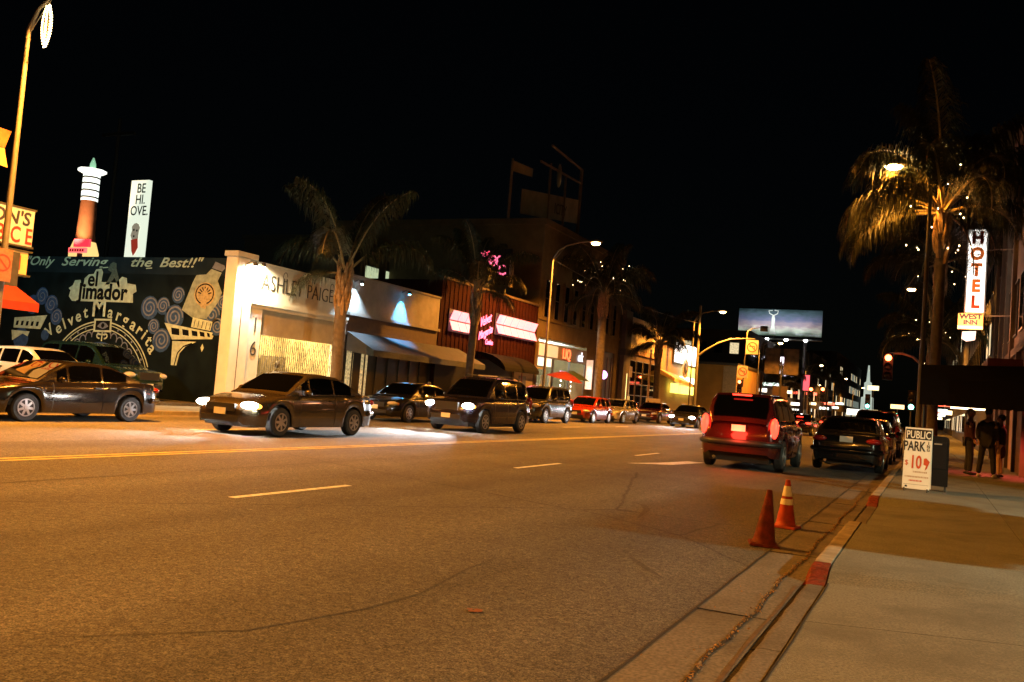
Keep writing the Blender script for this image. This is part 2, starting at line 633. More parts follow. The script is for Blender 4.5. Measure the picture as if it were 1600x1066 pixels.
text('lettering', "ON'S", .50, M_ink_blue, t, (BX + .426, 15.47, 4.82), RY, UPZ, fat=.012, shear=.1, extrude=.003)
text('lettering', "B\u2022C E", .60, M_ink_red, t, (BX + .426, 15.62, 4.33), RY, UPZ, fat=.01, extrude=.003, sx=.72)
text('lettering', "CHI", .55, M_ink_red, t, (BX + .406, 15.55, 3.62), RY, UPZ, fat=.01, extrude=.003, sx=.8)
t = thing('street_banner', 'two-tone brown banner hanging high beyond the left lamp pole', 'banner', (BX + .2, 15, 5.6))
MB().prism([(14.9, 7.3), (15.5, 7.28), (15.36, 6.8), (14.9, 6.78)], 'x', BX, BX + .03).build('banner_cloth', mat('banner_rust', (.30, .12, .05), .9), t)
MB().prism([(14.9, 6.77), (15.35, 6.78), (15.5, 6.3), (14.9, 6.35)], 'x', BX, BX + .03).build('banner_cloth', mat('banner_tan', (.5, .34, .15), .9), t)
MB().tube([(BX + .015, 14.8, 4.0), (BX + .015, 14.8, 7.4)], .03, 8).build('flagstaff', M_dark, t)

# ------------------------------------------------------------------ mural wall + white boutique
M_white_st = mat('stucco_white', (.66, .65, .60), .85, var=.06, scale=2.5, bump=.2, bscale=70, dirt=(.52, .5, .44), dscale=.8)
M_mur = mat('mural_ground', (.004, .008, .010), .8, var=.5, scale=1.5, spec=.1)
M_mur_top = mat('mural_band', (.010, .018, .026), .8, var=.4, scale=1.2, spec=.1)
M_mg = mat('mural_pale_green', (.44, .54, .44), .8, var=.22, scale=7, spec=.1)
M_mb = mat('mural_blue', (.03, .07, .19), .8, var=.3, scale=6, spec=.1)
M_mp = mat('mural_grey_blue', (.15, .18, .26), .8, var=.2, scale=6, spec=.1)
M_mk = mat('mural_black', (.004, .005, .006), .8, var=0, spec=.1)
M_mgold = mat('mural_gold', (.34, .29, .16), .7, var=.3, scale=12)
M_mbot = mat('mural_bottle', (.24, .31, .29), .8, var=.3, scale=5, spec=.1)
MY = 24.3
wb = thing('white_boutique', 'white stucco boutique with thin lettering and a mural on its side wall', 'building', (BX, 27.5, .12))
box('side_wall', M_mur, wb, -40, BX - .02, MY, MY + .25, .0, 5.36)
box('roof', M_dark, wb, -40, BX - .3, MY + .25, 31.2, 4.9, 5.0)
box('mural_band', M_mur_top, wb, -40, BX - .03, MY - .004, MY + .01, 4.72, 5.35)
m = MB().box(BX - .3, BX, 25.2, 31.2, 3.98, 5.36)
m.build('frieze', M_white_st, wb)
box('coping', M_white_st, wb, BX - .32, BX + .05, 25.2, 31.2, 5.36, 5.44)
box('corner_pilaster', M_white, wb, BX - .35, BX + .16, MY - .02, 25.18, .1, 5.42, bevel=.02)
box('pilaster_cap', M_white_st, wb, BX - .4, BX + .24, MY - .1, 25.28, 5.42, 5.62, bevel=.02)
box('pilaster_groove', M_dark, wb, BX + .155, BX + .166, 24.70, 24.73, .2, 5.2)
box('number_pier', M_white_st, wb, BX - .3, BX + .04, 25.2, 25.95, .1, 3.72)
box('pier', M_white_st, wb, BX - .3, BX + .04, 30.66, 31.2, .1, 3.72)
box('cornice', M_white_st, wb, BX - .3, BX + .16, 25.2, 31.2, 3.86, 3.98)
box('cornice', M_white_st, wb, BX - .3, BX + .09, 25.2, 31.2, 3.72, 3.86)
box('header_panel', mat('header_beige', (.42, .37, .29), .8, var=.12, scale=3), wb, BX - .3, BX - .08, 25.95, 30.66, 2.78, 3.72)
text('lettering', 'ASHLEY', .86, M_dark, wb, (BX + .012, 27.02, 4.45), RY, UPZ, extrude=.012, fat=-.012, sx=.83)
text('lettering', 'PAIGE', .82, M_dark, wb, (BX + .012, 29.32, 4.45), RY, UPZ, extrude=.012, fat=-.012, sx=.80)
for y, z in ((27.1, 5.1), (30.05, 5.08)):
    MB().ribbon([(y + .12 * math.cos(a * .52), z + .17 * math.sin(a * .52) - .02 * a * .1) for a in range(11)], .03, lambda u, v: (BX + .012, u, v)).build('ornament', M_dark, wb)
text('house_number', '1', .78, M_dark, wb, (BX + .052, 25.62, 2.85), RY, UPZ, extrude=.01, fat=-.006)
text('house_number', '6', .78, M_dark, wb, (BX + .052, 25.62, 1.98), RY, UPZ, extrude=.01, fat=-.006)
# lit interior behind a folding grille
M_int = mat('interior_cream', (.36, .29, .16), .8, var=.6, scale=1.6)
box('interior', M_int, wb, BX - 3.2, BX - 3.0, 25.5, 31.0, .1, 3.9)
box('interior_floor', M_int, wb, BX - 3.0, BX - .3, 25.5, 31.0, .1, .16)
box('interior_ceiling', M_int, wb, BX - 3.0, BX - .3, 25.5, 31.0, 3.8, 3.9)
box('interior_side', M_int, wb, BX - 3.0, BX - .3, 25.4, 25.5, .1, 3.9)
box('interior_side', M_int, wb, BX - 3.0, BX - .3, 31.0, 31.1, .1, 3.9)
for y, h, w in ((26.6, 1.5, .5), (28.0, 1.9, .7), (29.9, 2.1, .45)):
    box('shelf', mat('rack', (.12, .09, .05), .7), wb, BX - 2.9, BX - 2.3, y - w, y + w, .16, h)
mm = MB().sph((BX - 1.0, 28.3, 1.75), .12, .12, .15).lathe([(.05, 1.55), (.2, 1.45), (.22, 1.2), (.15, .95), (.24, .7), (.1, .2)], 10, (BX - 1.0, 28.3, 0))
mm.build('display_dummy', mat('dummy', (.10, .07, .05), .6), wb)
g = MB()
for i in range(40):
    y = 26.0 + i * .118
    g.box(BX - .10, BX - .08, y, y + .018, .16, 2.76)
for i in range(13):
    for k in range(4):
        y, z = 26.0 + i * .354, .35 + k * .6
        g.tube([(BX - .07, y, z), (BX - .07, y + .34, z + .55)], .008, 4)
        g.tube([(BX - .07, y + .34, z), (BX - .07, y, z + .55)], .008, 4)
g.build('folding_grille', mat('grille_paint', (.09, .08, .07), .5, var=.1), wb)
lamp('POINT', wb, Vector((BX - 1.6, 28.6, 3.5)) - wloc(wb), 360, (1, .76, .34), .25, name='shop_light')


def wall_lamp(label, x, y, z, col, w, es=40, size=100, tilt=12):
    """bullet floodlight on a short bracket washing down a facade that faces +x"""
    t = thing('wall_floodlight', label, 'floodlight', (x, y, z))
    MB().tube([(0, 0, 0), (.22, 0, .10), (.42, 0, .02)], .018, 6).build('bracket', M_dark, t, local=True, smooth=40)
    MB().lathe([(.03, .10), (.075, .08), (.085, -.06), (.06, -.065)], 10, (.42, 0, -.02)).build('shade', M_dark, t, local=True, smooth=40)
    MB().sph((.42, 0, -.085), .06, .06, .035, 8, 6).build('bulb', emi('bulb_%d%d%d' % tuple(int(c * 9) for c in col), col, es, sample=False), t, local=True, smooth=180)
    lamp('SPOT', t, (.42, 0, -.13), w, col, .05, rot=(0, R(tilt), 0), size=size, blend=.6)
    return t


wall_lamp('warm floodlight over the left end of the boutique lettering', BX, 25.35, 5.30, (1, .82, .48), 620, 60, 165, 35)
wall_lamp('cool white floodlight on the white corner pilaster', BX + .16, 24.75, 5.22, (.75, .86, 1), 70, 40, 90, 20)

# the mural: every shape a thin coat of paint on the side wall


def on(k): return lambda u, v: (u, MY - .006 - .003 * k, v)


def poly(name, pts, m_, k=0):
    P = on(k)
    return MB().add([P(u, v) for u, v in pts], [tuple(range(len(pts)))]).build(name, m_, wb)


def rib(name, pts, w, m_, k=0):
    return MB().ribbon(pts, w, on(k)).build(name, m_, wb)


def mtext(name, s, size, m_, u, v, k=1, **kw):
    return text(name, s, size, m_, wb, (u, MY - .006 - .003 * k, v), RX, UPZ, **kw)


for s, u0, w in (('"Only', -33.6, 1.62), ('Serving', -31.5, 2.6), ('the', -27.7, 1.1), ('Best!!"', -26.2, 2.15)):
    o = mtext('lettering', s, .50, M_mg, u0, 5.0, shear=.35, align='LEFT', fat=.008)
    xs = [v.co.x for v in o.data.vertices]
    k = w / (max(xs) - min(xs))
    a = min(xs)
    for v in o.data.vertices: v.co.x = a + (v.co.x - a) * k
    if s in ('Serving', 'the'): rib('flourish', [(u0 + w - .25, 4.93), (u0 + w + .05, 4.95)], .04, M_mg, 1)
# logo: dark letters on a pale outline
poly('logo_outline', [(-30.1, 4.16), (-30.08, 4.5), (-29.86, 4.66), (-29.6, 4.68), (-29.5, 4.86), (-29.2, 4.9), (-29.1, 4.75), (-29.14, 4.38), (-28.35, 4.36), (-28.05, 4.6), (-27.8, 4.55), (-27.75, 4.35), (-27.3, 4.3), (-27.22, 4.05), (-27.4, 3.96), (-27.35, 3.62), (-30.66, 3.60), (-30.86, 3.78), (-30.8, 4.02), (-30.92, 4.1), (-30.7, 4.22), (-30.6, 4.42), (-30.3, 4.44), (-30.2, 4.2)], M_mg, 1)
mtext('logo_letters', 'el', .80, M_mk, -29.6, 4.22, 3, fat=.022, sx=1.05)
mtext('logo_letters', 'Jimador', .84, M_mk, -29.02, 3.72, 3, fat=.03, sx=1.0)
# field worker figure beside the logo
M_fig = mat('mural_dim_green', (.07, .10, .085), .7, var=.4, scale=14)
poly('figure', [(-28.75, 5.08), (-28.6, 5.16), (-28.42, 5.1), (-28.4, 4.9), (-28.25, 4.6), (-28.12, 4.2), (-28.2, 4.18), (-28.45, 4.55), (-28.7, 4.3), (-28.95, 4.25), (-28.8, 4.45), (-28.62, 4.75), (-28.85, 4.85)], M_fig, 1)
# lettering on an arc
CXA, CZA, RA = -29.0, -.15, 3.15
word = [('V', -31.62, 2.28), ('e', -31.15, 2.38), ('l', -30.85, 2.55), ('v', -30.52, 2.70), ('e', -30.15, 2.86), ('t', -29.78, 3.02), ('M', -29.1, 3.2), ('a', -28.5, 3.06), ('r', -28.08, 2.97), ('g', -27.7, 2.82), ('a', -27.3, 2.66), ('r', -26.98, 2.5), ('i', -26.72, 2.33), ('t', -26.48, 2.14), ('a', -26.3, 1.86)]
for ch, u, v in word:
    th = math.atan2(u - CXA, v + .6)
    big = ch == 'M'
    c_, s_ = math.cos(th), math.sin(th)
    text('lettering', ch, 1.05 if big else .66, M_mg, wb, (u, MY - .010, v - (.05 if not big else .15)), (c_, 0, -s_), (s_, 0, c_), fat=.012)
for r_, w in ((2.72, .05), (2.60, .03), (2.42, .04)):
    rib('arch_line', [(-28.85 + r_ * 1.02 * math.sin(a), .35 + r_ * .92 * math.cos(a)) for a in [(-1.2 + i * .06) for i in range(41)]], w, M_mg, 1)
poly('arch_field', [(-28.85 + 1.75 * math.sin(-1.3 + i * .13), .35 + 1.72 * math.cos(-1.3 + i * .13)) for i in range(21)], M_mb, 0)
for i in range(15):
    a = -1.15 + i * .165
    u, v = -28.85 + 2.08 * math.sin(a), .35 + 1.98 * math.cos(a)
    rib('scallop', [(u + .17 * math.cos(b * .45), v + .2 * math.sin(b * .45)) for b in range(8)], .05, M_mp, 2)
for i in range(13):
    a = -1.05 + i * .175
    u, v = -28.85 + 2.55 * math.sin(a), .35 + 2.34 * math.cos(a)
    poly('arch_dot', [(u + .05 * math.cos(b * 1.05), v + .05 * math.sin(b * 1.05)) for b in range(6)], M_mp, 2)
poly('eye_panel', [(-29.3, 2.44), (-28.32, 2.46), (-28.36, 2.97), (-29.3, 2.95)], M_mg, 3)
poly('eye_field', [(-29.2, 2.51), (-28.42, 2.53), (-28.44, 2.9), (-29.2, 2.88)], M_mk, 4)
poly('eye', [(-29.1, 2.66), (-28.95, 2.8), (-28.8, 2.84), (-28.65, 2.8), (-28.5, 2.68), (-28.65, 2.6), (-28.8, 2.57), (-28.95, 2.6)], M_mp, 5)
poly('pupil', [(-28.8 + .1 * math.cos(i), 2.7 + .1 * math.sin(i)) for i in range(6)], M_mk, 6)
for s in (-1, 1):
    rib('scroll', [(-28.8 + s * (.12 + .16 * math.sin(i * .5)), 2.3 - .1 * math.cos(i * .5) * (1 if i < 6 else .6)) for i in range(9)], .06, M_mg, 3)
rib('stem', [(-28.8, 2.1), (-28.8, 2.46)], .06, M_mg, 3)


def swirl(u, v, r, turns=2.3, m_=M_mp, flip=1):
    poly('cloud', [(u + r * 1.12 * math.cos(i * .42), v + r * 1.12 * math.sin(i * .42)) for i in range(15)], M_mb, 0)
    n = int(turns * 16)
    rib('swirl', [(u + flip * r * (1 - i / n * .85) * math.cos(i * .39), v + r * (1 - i / n * .85) * math.sin(i * .39)) for i in range(n)], r * .16, m_, 2)


for a in ((-26.47, 3.46, .40), (-25.8, 3.55, .3), (-25.72, 2.28, .40), (-26.17, 2.78, .26), (-25.1, 3.97, .28), (-25.2, 3.15, .42), (-23.4, 3.3, .35), (-23.1, 2.9, .3), (-22.95, 3.75, .25)):
    swirl(*a, flip=1 if a[1] > 3 else -1)
for a in ((-31.81, 3.43, .34), (-31.45, 2.95, .30), (-32.4, 3.75, .32), (-32.9, 3.4, .35), (-33.4, 2.0, .4), (-32.0, 2.2, .2)): swirl(*a, m_=M_mb)
for a in ((-31.81, 3.43, .34), (-31.45, 2.95, .30), (-32.4, 3.75, .32)):
    rib('swirl_line', [(a[0] + a[2] * (1 - i / 34) * math.cos(i * .39), a[1] + a[2] * (1 - i / 34) * math.sin(i * .39)) for i in range(30)], .035, M_mp, 3)
# bottle leaning on a balcony
poly('bottle', [(-23.27, 4.52), (-23.02, 4.1), (-23.16, 3.75), (-23.64, 3.14), (-24.3, 3.16), (-24.85, 3.43), (-24.45, 4.45), (-24.3, 4.72), (-23.84, 4.75), (-23.62, 4.95), (-23.12, 4.82)], M_mbot, 4)
poly('bottle_cap', [(-23.52, 5.1), (-23.46, 5.22), (-23.02, 5.08), (-22.98, 4.98), (-23.1, 4.86), (-23.6, 4.98)], M_mp, 5)
poly('bottle_label', [(-23.82 + .50 * math.cos(i * .4), 4.02 + .44 * math.sin(i * .4)) for i in range(16)], M_mgold, 6)
rib('label_ring', [(-23.82 + .42 * math.cos(i * .3), 4.04 + .36 * math.sin(i * .3)) for i in range(22)], .05, M_mk, 7)
for i in range(7): rib('label_ray', [(-23.82 + .12 * math.cos(.3 + i * .42), 4.0 + .12 * math.sin(.3 + i * .42)), (-23.82 + .33 * math.cos(.3 + i * .42), 4.0 + .3 * math.sin(.3 + i * .42))], .045, M_mk, 7)
poly('label_figure', [(-23.95, 3.55), (-23.7, 3.5), (-23.65, 4.05), (-23.8, 4.25), (-23.98, 4.05)], M_mgold, 8)
poly('goblet', [(-24.27, 3.18), (-23.32, 3.05), (-23.39, 2.72), (-24.32, 2.82)], M_mg, 5)
for i in range(5): rib('goblet_flute', [(-24.15 + i * .19, 3.1 - i * .025), (-24.18 + i * .185, 2.84 - i * .02)], .03, M_mk, 6)
poly('balcony', [(-25.64, 2.93), (-24.3, 2.78), (-23.27, 2.66), (-23.3, 2.57), (-23.22, 2.55), (-23.27, 2.43), (-25.18, 2.33)], M_mg, 3)
for a, b in ((-25.28, -24.88), (-24.74, -24.42), (-24.28, -24.0), (-23.9, -23.66), (-23.55, -23.41)):
    k = (a + 25.64) / 2.4
    poly('balcony_opening', [(a, 2.79 - k * .15), (b, 2.76 - k * .15), (b + .04, 2.50 - k * .01), (a + .06, 2.52 - k * .01)], M_mk, 5)
poly('balcony_bracket', [(-25.16, 2.28), (-24.0, 2.3), (-24.5, 2.1), (-24.75, 1.85), (-24.85, 1.4), (-25.12, 1.4)], M_mg, 3)
rib('bracket_curve', [(-24.95, 1.4), (-24.85, 1.85), (-24.6, 2.1), (-24.2, 2.24)], .05, M_mk, 5)
poly('drip', [(-23.7, 2.25), (-23.62, 2.1), (-23.7, 1.95), (-23.78, 2.1)], M_mg, 3)
poly('balcony', [(-33.9, 2.83), (-31.97, 2.99), (-32.29, 2.42), (-33.9, 2.42)], M_mg, 3)
for i in range(5): poly('balcony_opening', [(-33.75 + i * .3, 2.7), (-33.6 + i * .3, 2.72), (-33.64 + i * .3, 2.53), (-33.78 + i * .3, 2.52)], M_mk, 5)
poly('balcony_bracket', [(-34, 2.32), (-32.9, 2.3), (-33.0, 2.1), (-33.3, 2.2), (-33.9, 1.9)], M_mg, 3)
# security lamp in the car park, on the blank back of the barbecue shop
t = thing('lot_lamp', 'caged floodlight on the rear wall facing the car park', 'floodlight', (-28.5, 15.7, 5.2))
box('housing', M_dark, t, -28.7, -28.3, 15.62, 15.95, 5.1, 5.4)
box('post', M_dark, t, -28.54, -28.46, 15.64, 15.72, 3.9, 5.1)
box('lens', emi('mercury_lens', (.75, 1, .85), 12, sample=False), t, -28.66, -28.34, 15.96, 15.99, 5.13, 5.37)
lamp('SPOT', t, (0, .4, 0), 210, (.72, 1.0, .82), .15, rot=(R(62), 0, 0), size=150, blend=.7)

# ------------------------------------------------------------------ shop with blue-lit parapet
M_grey_st = mat('stucco_grey', (.24, .22, .20), .85, var=.12, scale=2.2, bump=.2, dirt=(.16, .145, .125), dscale=.9)
t = thing('blue_lit_shop', 'grey single-storey shop with blue-lit parapet and long dark awning', 'building', (BX, 35, .12))
box('parapet', M_grey_st, t, BX - .3, BX, 31.22, 39.0, 4.25, 5.78)
box('coping', M_grey_st, t, BX - .35, BX + .06, 31.22, 39.0, 5.78, 5.87)
box('cornice', M_grey_st, t, BX - .3, BX + .14, 31.22, 39.0, 4.12, 4.25)
box('fascia', mat('fascia_brown', (.07, .045, .03), .8), t, BX - .3, BX - .02, 31.22, 39.0, 3.3, 4.12)
box('roof', M_dark, t, BX - 16, BX - .3, 31.22, 39, 4.6, 4.7)
box('back_wall', M_grey_st, t, BX - 16.2, BX - 16, 31.22, 39, .1, 5.2)
box('shopfront', mat('shopfront_black', (.02, .018, .016), .4), t, BX - .5, BX - .3, 31.22, 39.0, .1, 3.3)
for y, w in ((31.9, .35), (33.0, .35)):
    box('lit_window', mat('lit_window_warm', (.5, .42, .2), .5, emit=(1, .75, .35), es=.10, var=.9, scale=9), t, BX - .3, BX - .285, y, y + w * 1.4, .6, 2.9)
for i in range(9):
    box('mullion', M_dark, t, BX - .29, BX - .24, 31.3 + i * .95, 31.36 + i * .95, .1, 3.3)
m = MB().add([(BX, 31.4, 3.42), (BX, 41.3, 3.42), (BX + 1.55, 41.5, 2.68), (BX + 1.55, 31.2, 2.68), (BX + 1.55, 41.5, 2.42), (BX + 1.55, 31.2, 2.42), (BX, 31.4, 2.6), (BX, 41.3, 2.6)],
             [(0, 1, 2, 3), (3, 2, 4, 5), (1, 7, 4, 2), (0, 3, 5, 6)])
m.build('awning', mat('awning_slate', (.04, .045, .05), .75, var=.2, scale=4), t)
for i in range(11):
    MB().tube([(BX + .02, 31.5 + i * .98, 2.55), (BX + 1.5, 31.5 + i * .98, 2.5)], .015, 6).build('awning_bar', M_dark, t)
wall_lamp('pale blue floodlight beside the first palm', BX, 31.55, 5.55, (.55, .80, 1), 260, 45, 100, 22)
wall_lamp('cyan floodlight in the middle of the grey parapet', BX, 35.4, 5.62, (.06, .50, 1), 420, 40, 70, 22)

# office block behind, some windows lit
def block(name, label, x0, x1, y0, y1, h, m_, faces=(), base=0.0, floors=(), lit=.2, ww=1.2, wh=1.5, pitch=2.2, litmat=None, roof=True):
    t = thing(name, label, 'building', ((x0 + x1) / 2, (y0 + y1) / 2, base))
    box('wall', m_, t, x0, x1, y0, y1, base, h)
    if roof: box('roof_edge', m_, t, x0 - .12, x1 + .12, y0 - .12, y1 + .12, h, h + .25)
    for fc in faces:
        L = (y1 - y0) if fc in '+-x' and fc in ('+x', '-x') else (x1 - x0)
        if fc in ('+x', '-x'): L = y1 - y0
        else: L = x1 - x0
        n = max(1, int((L - .8) / pitch))
        for z in floors:
            for i in range(n):
                c = (y0 if fc in ('+x', '-x') else x0) + (L - (n - 1) * pitch) / 2 + i * pitch
                mm = (litmat or M_win_warm) if rnd.random() < lit else M_glass
                if fc in ('+x', '-x'):
                    X = x1 if fc == '+x' else x0
                    s = 1 if fc == '+x' else -1
                    w = box('window', M_dark, t, X - .02 * s, X + .05 * s, c - ww / 2 - .06, c + ww / 2 + .06, z - .06, z + wh + .06)
                    box('pane', mm, w, X + .05 * s, X + .056 * s, c - ww / 2, c + ww / 2, z, z + wh)
                else:
                    w = box('window', M_dark, t, c - ww / 2 - .06, c + ww / 2 + .06, y0 - .05, y0 + .02, z - .06, z + wh + .06)
                    box('pane', mm, w, c - ww / 2, c + ww / 2, y0 - .056, y0 - .05, z, z + wh)
    return t


M_win_warm = mat('window_lit', (.5, .45, .3), .4, emit=(1, .80, .45), es=.2, var=.8, scale=3)
M_win_green = mat('window_lit_green', (.5, .5, .35), .4, emit=(.85, 1, .6), es=.14, var=.8, scale=2)
M_blk = mat('dark_stucco', (.035, .03, .026), .9, var=.2, scale=1)
block('office_block', 'dark office block behind the shops with a few greenish lit windows', -43, -34, 47, 66, 10.4, M_blk, ('+x',), 0, (7.9,), 1.0, 1.5, 1.0, 2.4, M_win_green)

# ------------------------------------------------------------------ cantina with pink windows
M_board = mat('board_oxblood', (.022, .006, .005), .85, var=.25, scale=5, spec=.05)
M_pink = emi('pink_pane', (1, .24, .30), .6)
M_pinkneon = emi('pink_neon', (1, .13, .24), .9)
ct = thing('pink_window_cantina', 'dark red boarded cantina with glowing pink grid windows', 'building', (BX, 45, .12))
box('wall', M_board, ct, BX - 14, BX - .06, 39.02, 51.3, .1, 6.75)
box('coping', mat('coping_dark', (.05, .03, .02), .8), ct, BX - .5, BX + .1, 39.02, 51.32, 6.85, 6.98)
bme = MB().box(-.06, .0, -.19, .19, 0, 3.75).mesh('board', M_board)
bme2 = MB().box(-.06, .035, -.03, .03, 0, 3.75).mesh('batten', M_board)
for i in range(27):
    o = link('board', bme, ct)
    o.location = Vector((BX, 39.27 + i * .45, 3.1)) - wloc(ct)
    o = link('batten', bme2, ct)
    o.location = Vector((BX, 39.49 + i * .45, 3.1)) - wloc(ct)
box('lower_front', M_black, ct, BX - .06, BX - .01, 39.02, 51.3, .1, 3.08)


def pink_window(y0, y1, z0, z1, n, lab):
    w = box('window', M_dark, ct, BX + .03, BX + .07, y0 - .06, y1 + .06, z0 - .06, z1 + .06)
    dy = (y1 - y0) / n
    zm = (z0 + z1) / 2
    for i in range(n):
        for r_ in (0, 1):
            a, b = y0 + i * dy + .035, y0 + (i + 1) * dy - .035
            zl, zh = (z0 + .02, zm - .035) if r_ == 0 else (zm + .035, z1 - .02)
            xl, xh = (BX + .30, BX + .10) if r_ == 0 else (BX + .10, BX + .30)
            MB().add([(xl, a, zl), (xl, b, zl), (xh, b, zh), (xh, a, zh), (xl - .03, a, zl), (xl - .03, b, zl), (xh - .03, b, zh), (xh - .03, a, zh)],
                     [(0, 1, 2, 3), (4, 7, 6, 5), (0, 4, 5, 1), (1, 5, 6, 2), (2, 6, 7, 3), (3, 7, 4, 0)]).build('pane', M_pink, w)
    return w


pink_window(39.95, 42.5, 4.3, 5.35, 3, 'left')
pink_window(45.3, 50.8, 4.62, 5.72, 6, 'right')
text('neon_lettering', 'Velvet', .72, M_pinkneon, ct, (BX + .12, 43.95, 5.0), (0, 1, .35), (0, -.1, 1), extrude=.02, shear=.35, sx=.75)
text('neon_lettering', 'Margarita', .62, M_pinkneon, ct, (BX + .12, 44.05, 4.35), (0, 1, .35), (0, -.1, 1), extrude=.02, shear=.35, sx=.72)
text('neon_lettering', 'Cantina', .42, M_pinkneon, ct, (BX + .12, 44.55, 3.92), (0, 1, .02), (0, 0, 1), extrude=.02, shear=.2, sx=.7)
m = MB()
for i in range(9):
    a = PI / 2 * i / 8
    m.v += [(BX + 1.9 * math.sin(a), 43.2, 2.5 + .95 * math.cos(a)), (BX + 1.9 * math.sin(a), 47.8, 2.5 + .95 * math.cos(a))]
    if i: m.f.append((2 * i - 2, 2 * i - 1, 2 * i + 1, 2 * i))
m.f.append(tuple(2 * i for i in range(9)))
m.f.append(tuple(2 * i + 1 for i in range(9)))
m.build('entrance_canopy', mat('canopy_black', (.006, .0055, .0055), .9, spec=.1), ct)
MB().tube([(BX + 1.8, 45.6, .12), (BX + 1.8, 45.6, 2.6)], .04, 8).build('canopy_post', mat('post_plum', (.12, .03, .05), .5), ct)
box('entrance_wall', mat('plaster_dim', (.2, .16, .13), .8), ct, BX - .01, BX + .1, 48.2, 51.0, .1, 2.9)
box('door', M_dark, ct, BX + .1, BX + .14, 48.9, 49.9, .12, 2.4)
box('canopy_ledge', mat('ledge', (.25, .22, .19), .7), ct, BX - .01, BX + .7, 47.9, 51.2, 2.95, 3.05)
lamp('POINT', ct, Vector((BX + .9, 45.2, 4.9)) - wloc(ct), 9, (1, .25, .45), .4, name='neon_glow')

# roof sign with pink script
t = thing('neon_roof_sign', 'black panel sign with pink neon script above the cantina roof', 'sign', (-23.6, 47, 6.98))
box('sign_panel', M_black, t, -25.0, -22.75, 47.0, 47.2, 7.6, 9.75)
box('sign_edge', mat('sign_edge', (.35, .28, .2), .6), t, -22.75, -22.62, 46.98, 47.3, 7.5, 9.1)
for x in (-24.7, -23.0): MB().tube([(x, 47.1, 6.9), (x, 47.1, 7.6)], .05, 6).build('sign_leg', M_dark, t)
text('neon_lettering', '\u266b', .5, M_pinkneon, t, (-24.35, 46.97, 9.3), RX, UPZ, extrude=.02, shear=.3)
for pts in ([(-24.7, 9.55), (-24.55, 9.3), (-24.45, 9.62), (-24.3, 9.4), (-24.2, 9.5)],):
    MB().tube([(u, 46.96, v) for u, v in pts], .03, 6).build('neon_tube', M_pinkneon, t)
text('neon_lettering', 'gx', .85, M_pinkneon, t, (-23.9, 46.97, 8.95), RX, UPZ, extrude=.02, shear=.3, fat=.01)
text('neon_lettering', 'A', .45, M_pinkneon, t, (-23.65, 46.97, 8.72), RX, UPZ, extrude=.02)
text('neon_lettering', 'C', .85, M_pinkneon, t, (-23.25, 46.97, 8.2), RX, UPZ, extrude=.02, fat=.012)

# ------------------------------------------------------------------ tall ochre building with corner shop
M_och = mat('stucco_ochre', (.13, .095, .05), .9, spec=.1, var=.15, scale=1.6, bump=.25, bscale=30, dirt=(.085, .06, .033), dscale=.5)
tb = thing('ochre_building', 'tall ochre building with a row of narrow windows and a lit shop below', 'building', (BX, 58, .12))
box('upper_wall', M_och, tb, BX - 16, BX, 51.34, 67.5, 5.0, 12.1)
box('rear_wall', M_och, tb, BX - 16, BX - 4.2, 51.34, 67.5, .1, 5.0)
box('pier', M_och, tb, BX - 4.2, BX, 51.34, 51.7, .1, 5.0)
box('pier', M_och, tb, BX - 4.2, BX, 60.4, 62.4, .1, 5.0)
box('pier', M_och, tb, BX - 4.2, BX, 66.6, 67.5, .1, 5.0)
box('parapet', M_och, tb, BX - 16.1, BX + .12, 51.25, 67.6, 12.1, 12.5)
box('sill_course', M_och, tb, BX - .02, BX + .1, 51.34, 67.5, 6.1, 6.28)
for i in range(9):
    y = 52.0 + i * 1.68
    w = box('window', mat('window_frame_brown', (.05, .03, .02), .6), tb, BX - .05, BX + .03, y - .05, y + .85, 6.28, 8.75)
    box('pane', M_glass, w, BX + .03, BX + .036, y + .02, y + .78, 6.36, 7.5)
    box('pane', M_glass, w, BX + .034, BX + .04, y + .02, y + .78, 7.56, 8.68)
    box('window_reveal', M_och, w, BX - .02, BX + .14, y - .16, y - .05, 6.28, 8.9)
# lit shop
M_shopint = mat('shop_interior', (.55, .55, .5), .7, var=.4, scale=1.5)
box('shop_back', M_shopint, tb, BX - 4.2, BX - 4.0, 51.7, 60.4, .1, 5.0)
box('shop_floor', M_shopint, tb, BX - 4.0, BX, 51.7, 60.4, .1, .15)
box('shop_ceiling', M_shopint, tb, BX - 4.0, BX - .2, 51.7, 60.4, 4.9, 5.0)
box('sign_band', mat('band_grey', (.16, .15, .14), .6), tb, BX - .1, BX + .02, 51.7, 60.4, 3.75, 4.72)
box('sign_box', mat('signbox_lit', (.6, .6, .5), .5, emit=(1, .95, .75), es=.35, var=0), tb, BX + .02, BX + .14, 51.75, 53.7, 3.2, 3.72)
box('sign_box', mat('signbox_pale', (.6, .6, .5), .5, emit=(.9, .9, .7), es=.08, var=0), tb, BX + .02, BX + .06, 51.8, 54.9, 3.85, 4.6)
text('neon_lettering', 'LIQ', .95, emi('red_neon', (1, .10, .03), 1.0), tb, (BX + .1, 56.4, 3.9), RY, UPZ, extrude=.02, fat=.008)
text('neon_lettering', 'ok', .95, emi('white_neon', (.75, .85, 1), .55), tb, (BX + .1, 59.0, 3.9), RY, UPZ, extrude=.02, fat=.004, shear=.2)
for a, b in ((51.8, 54.3), (54.5, 57.2), (57.4, 60.3)):
    f = box('shop_window', M_dark, tb, BX - .06, BX - .02, a - .04, b + .04, .5, .58)
    for yy in (a, b): box('frame', M_dark, f, BX - .06, BX - .01, yy - .05, yy + .05, .58, 3.74)
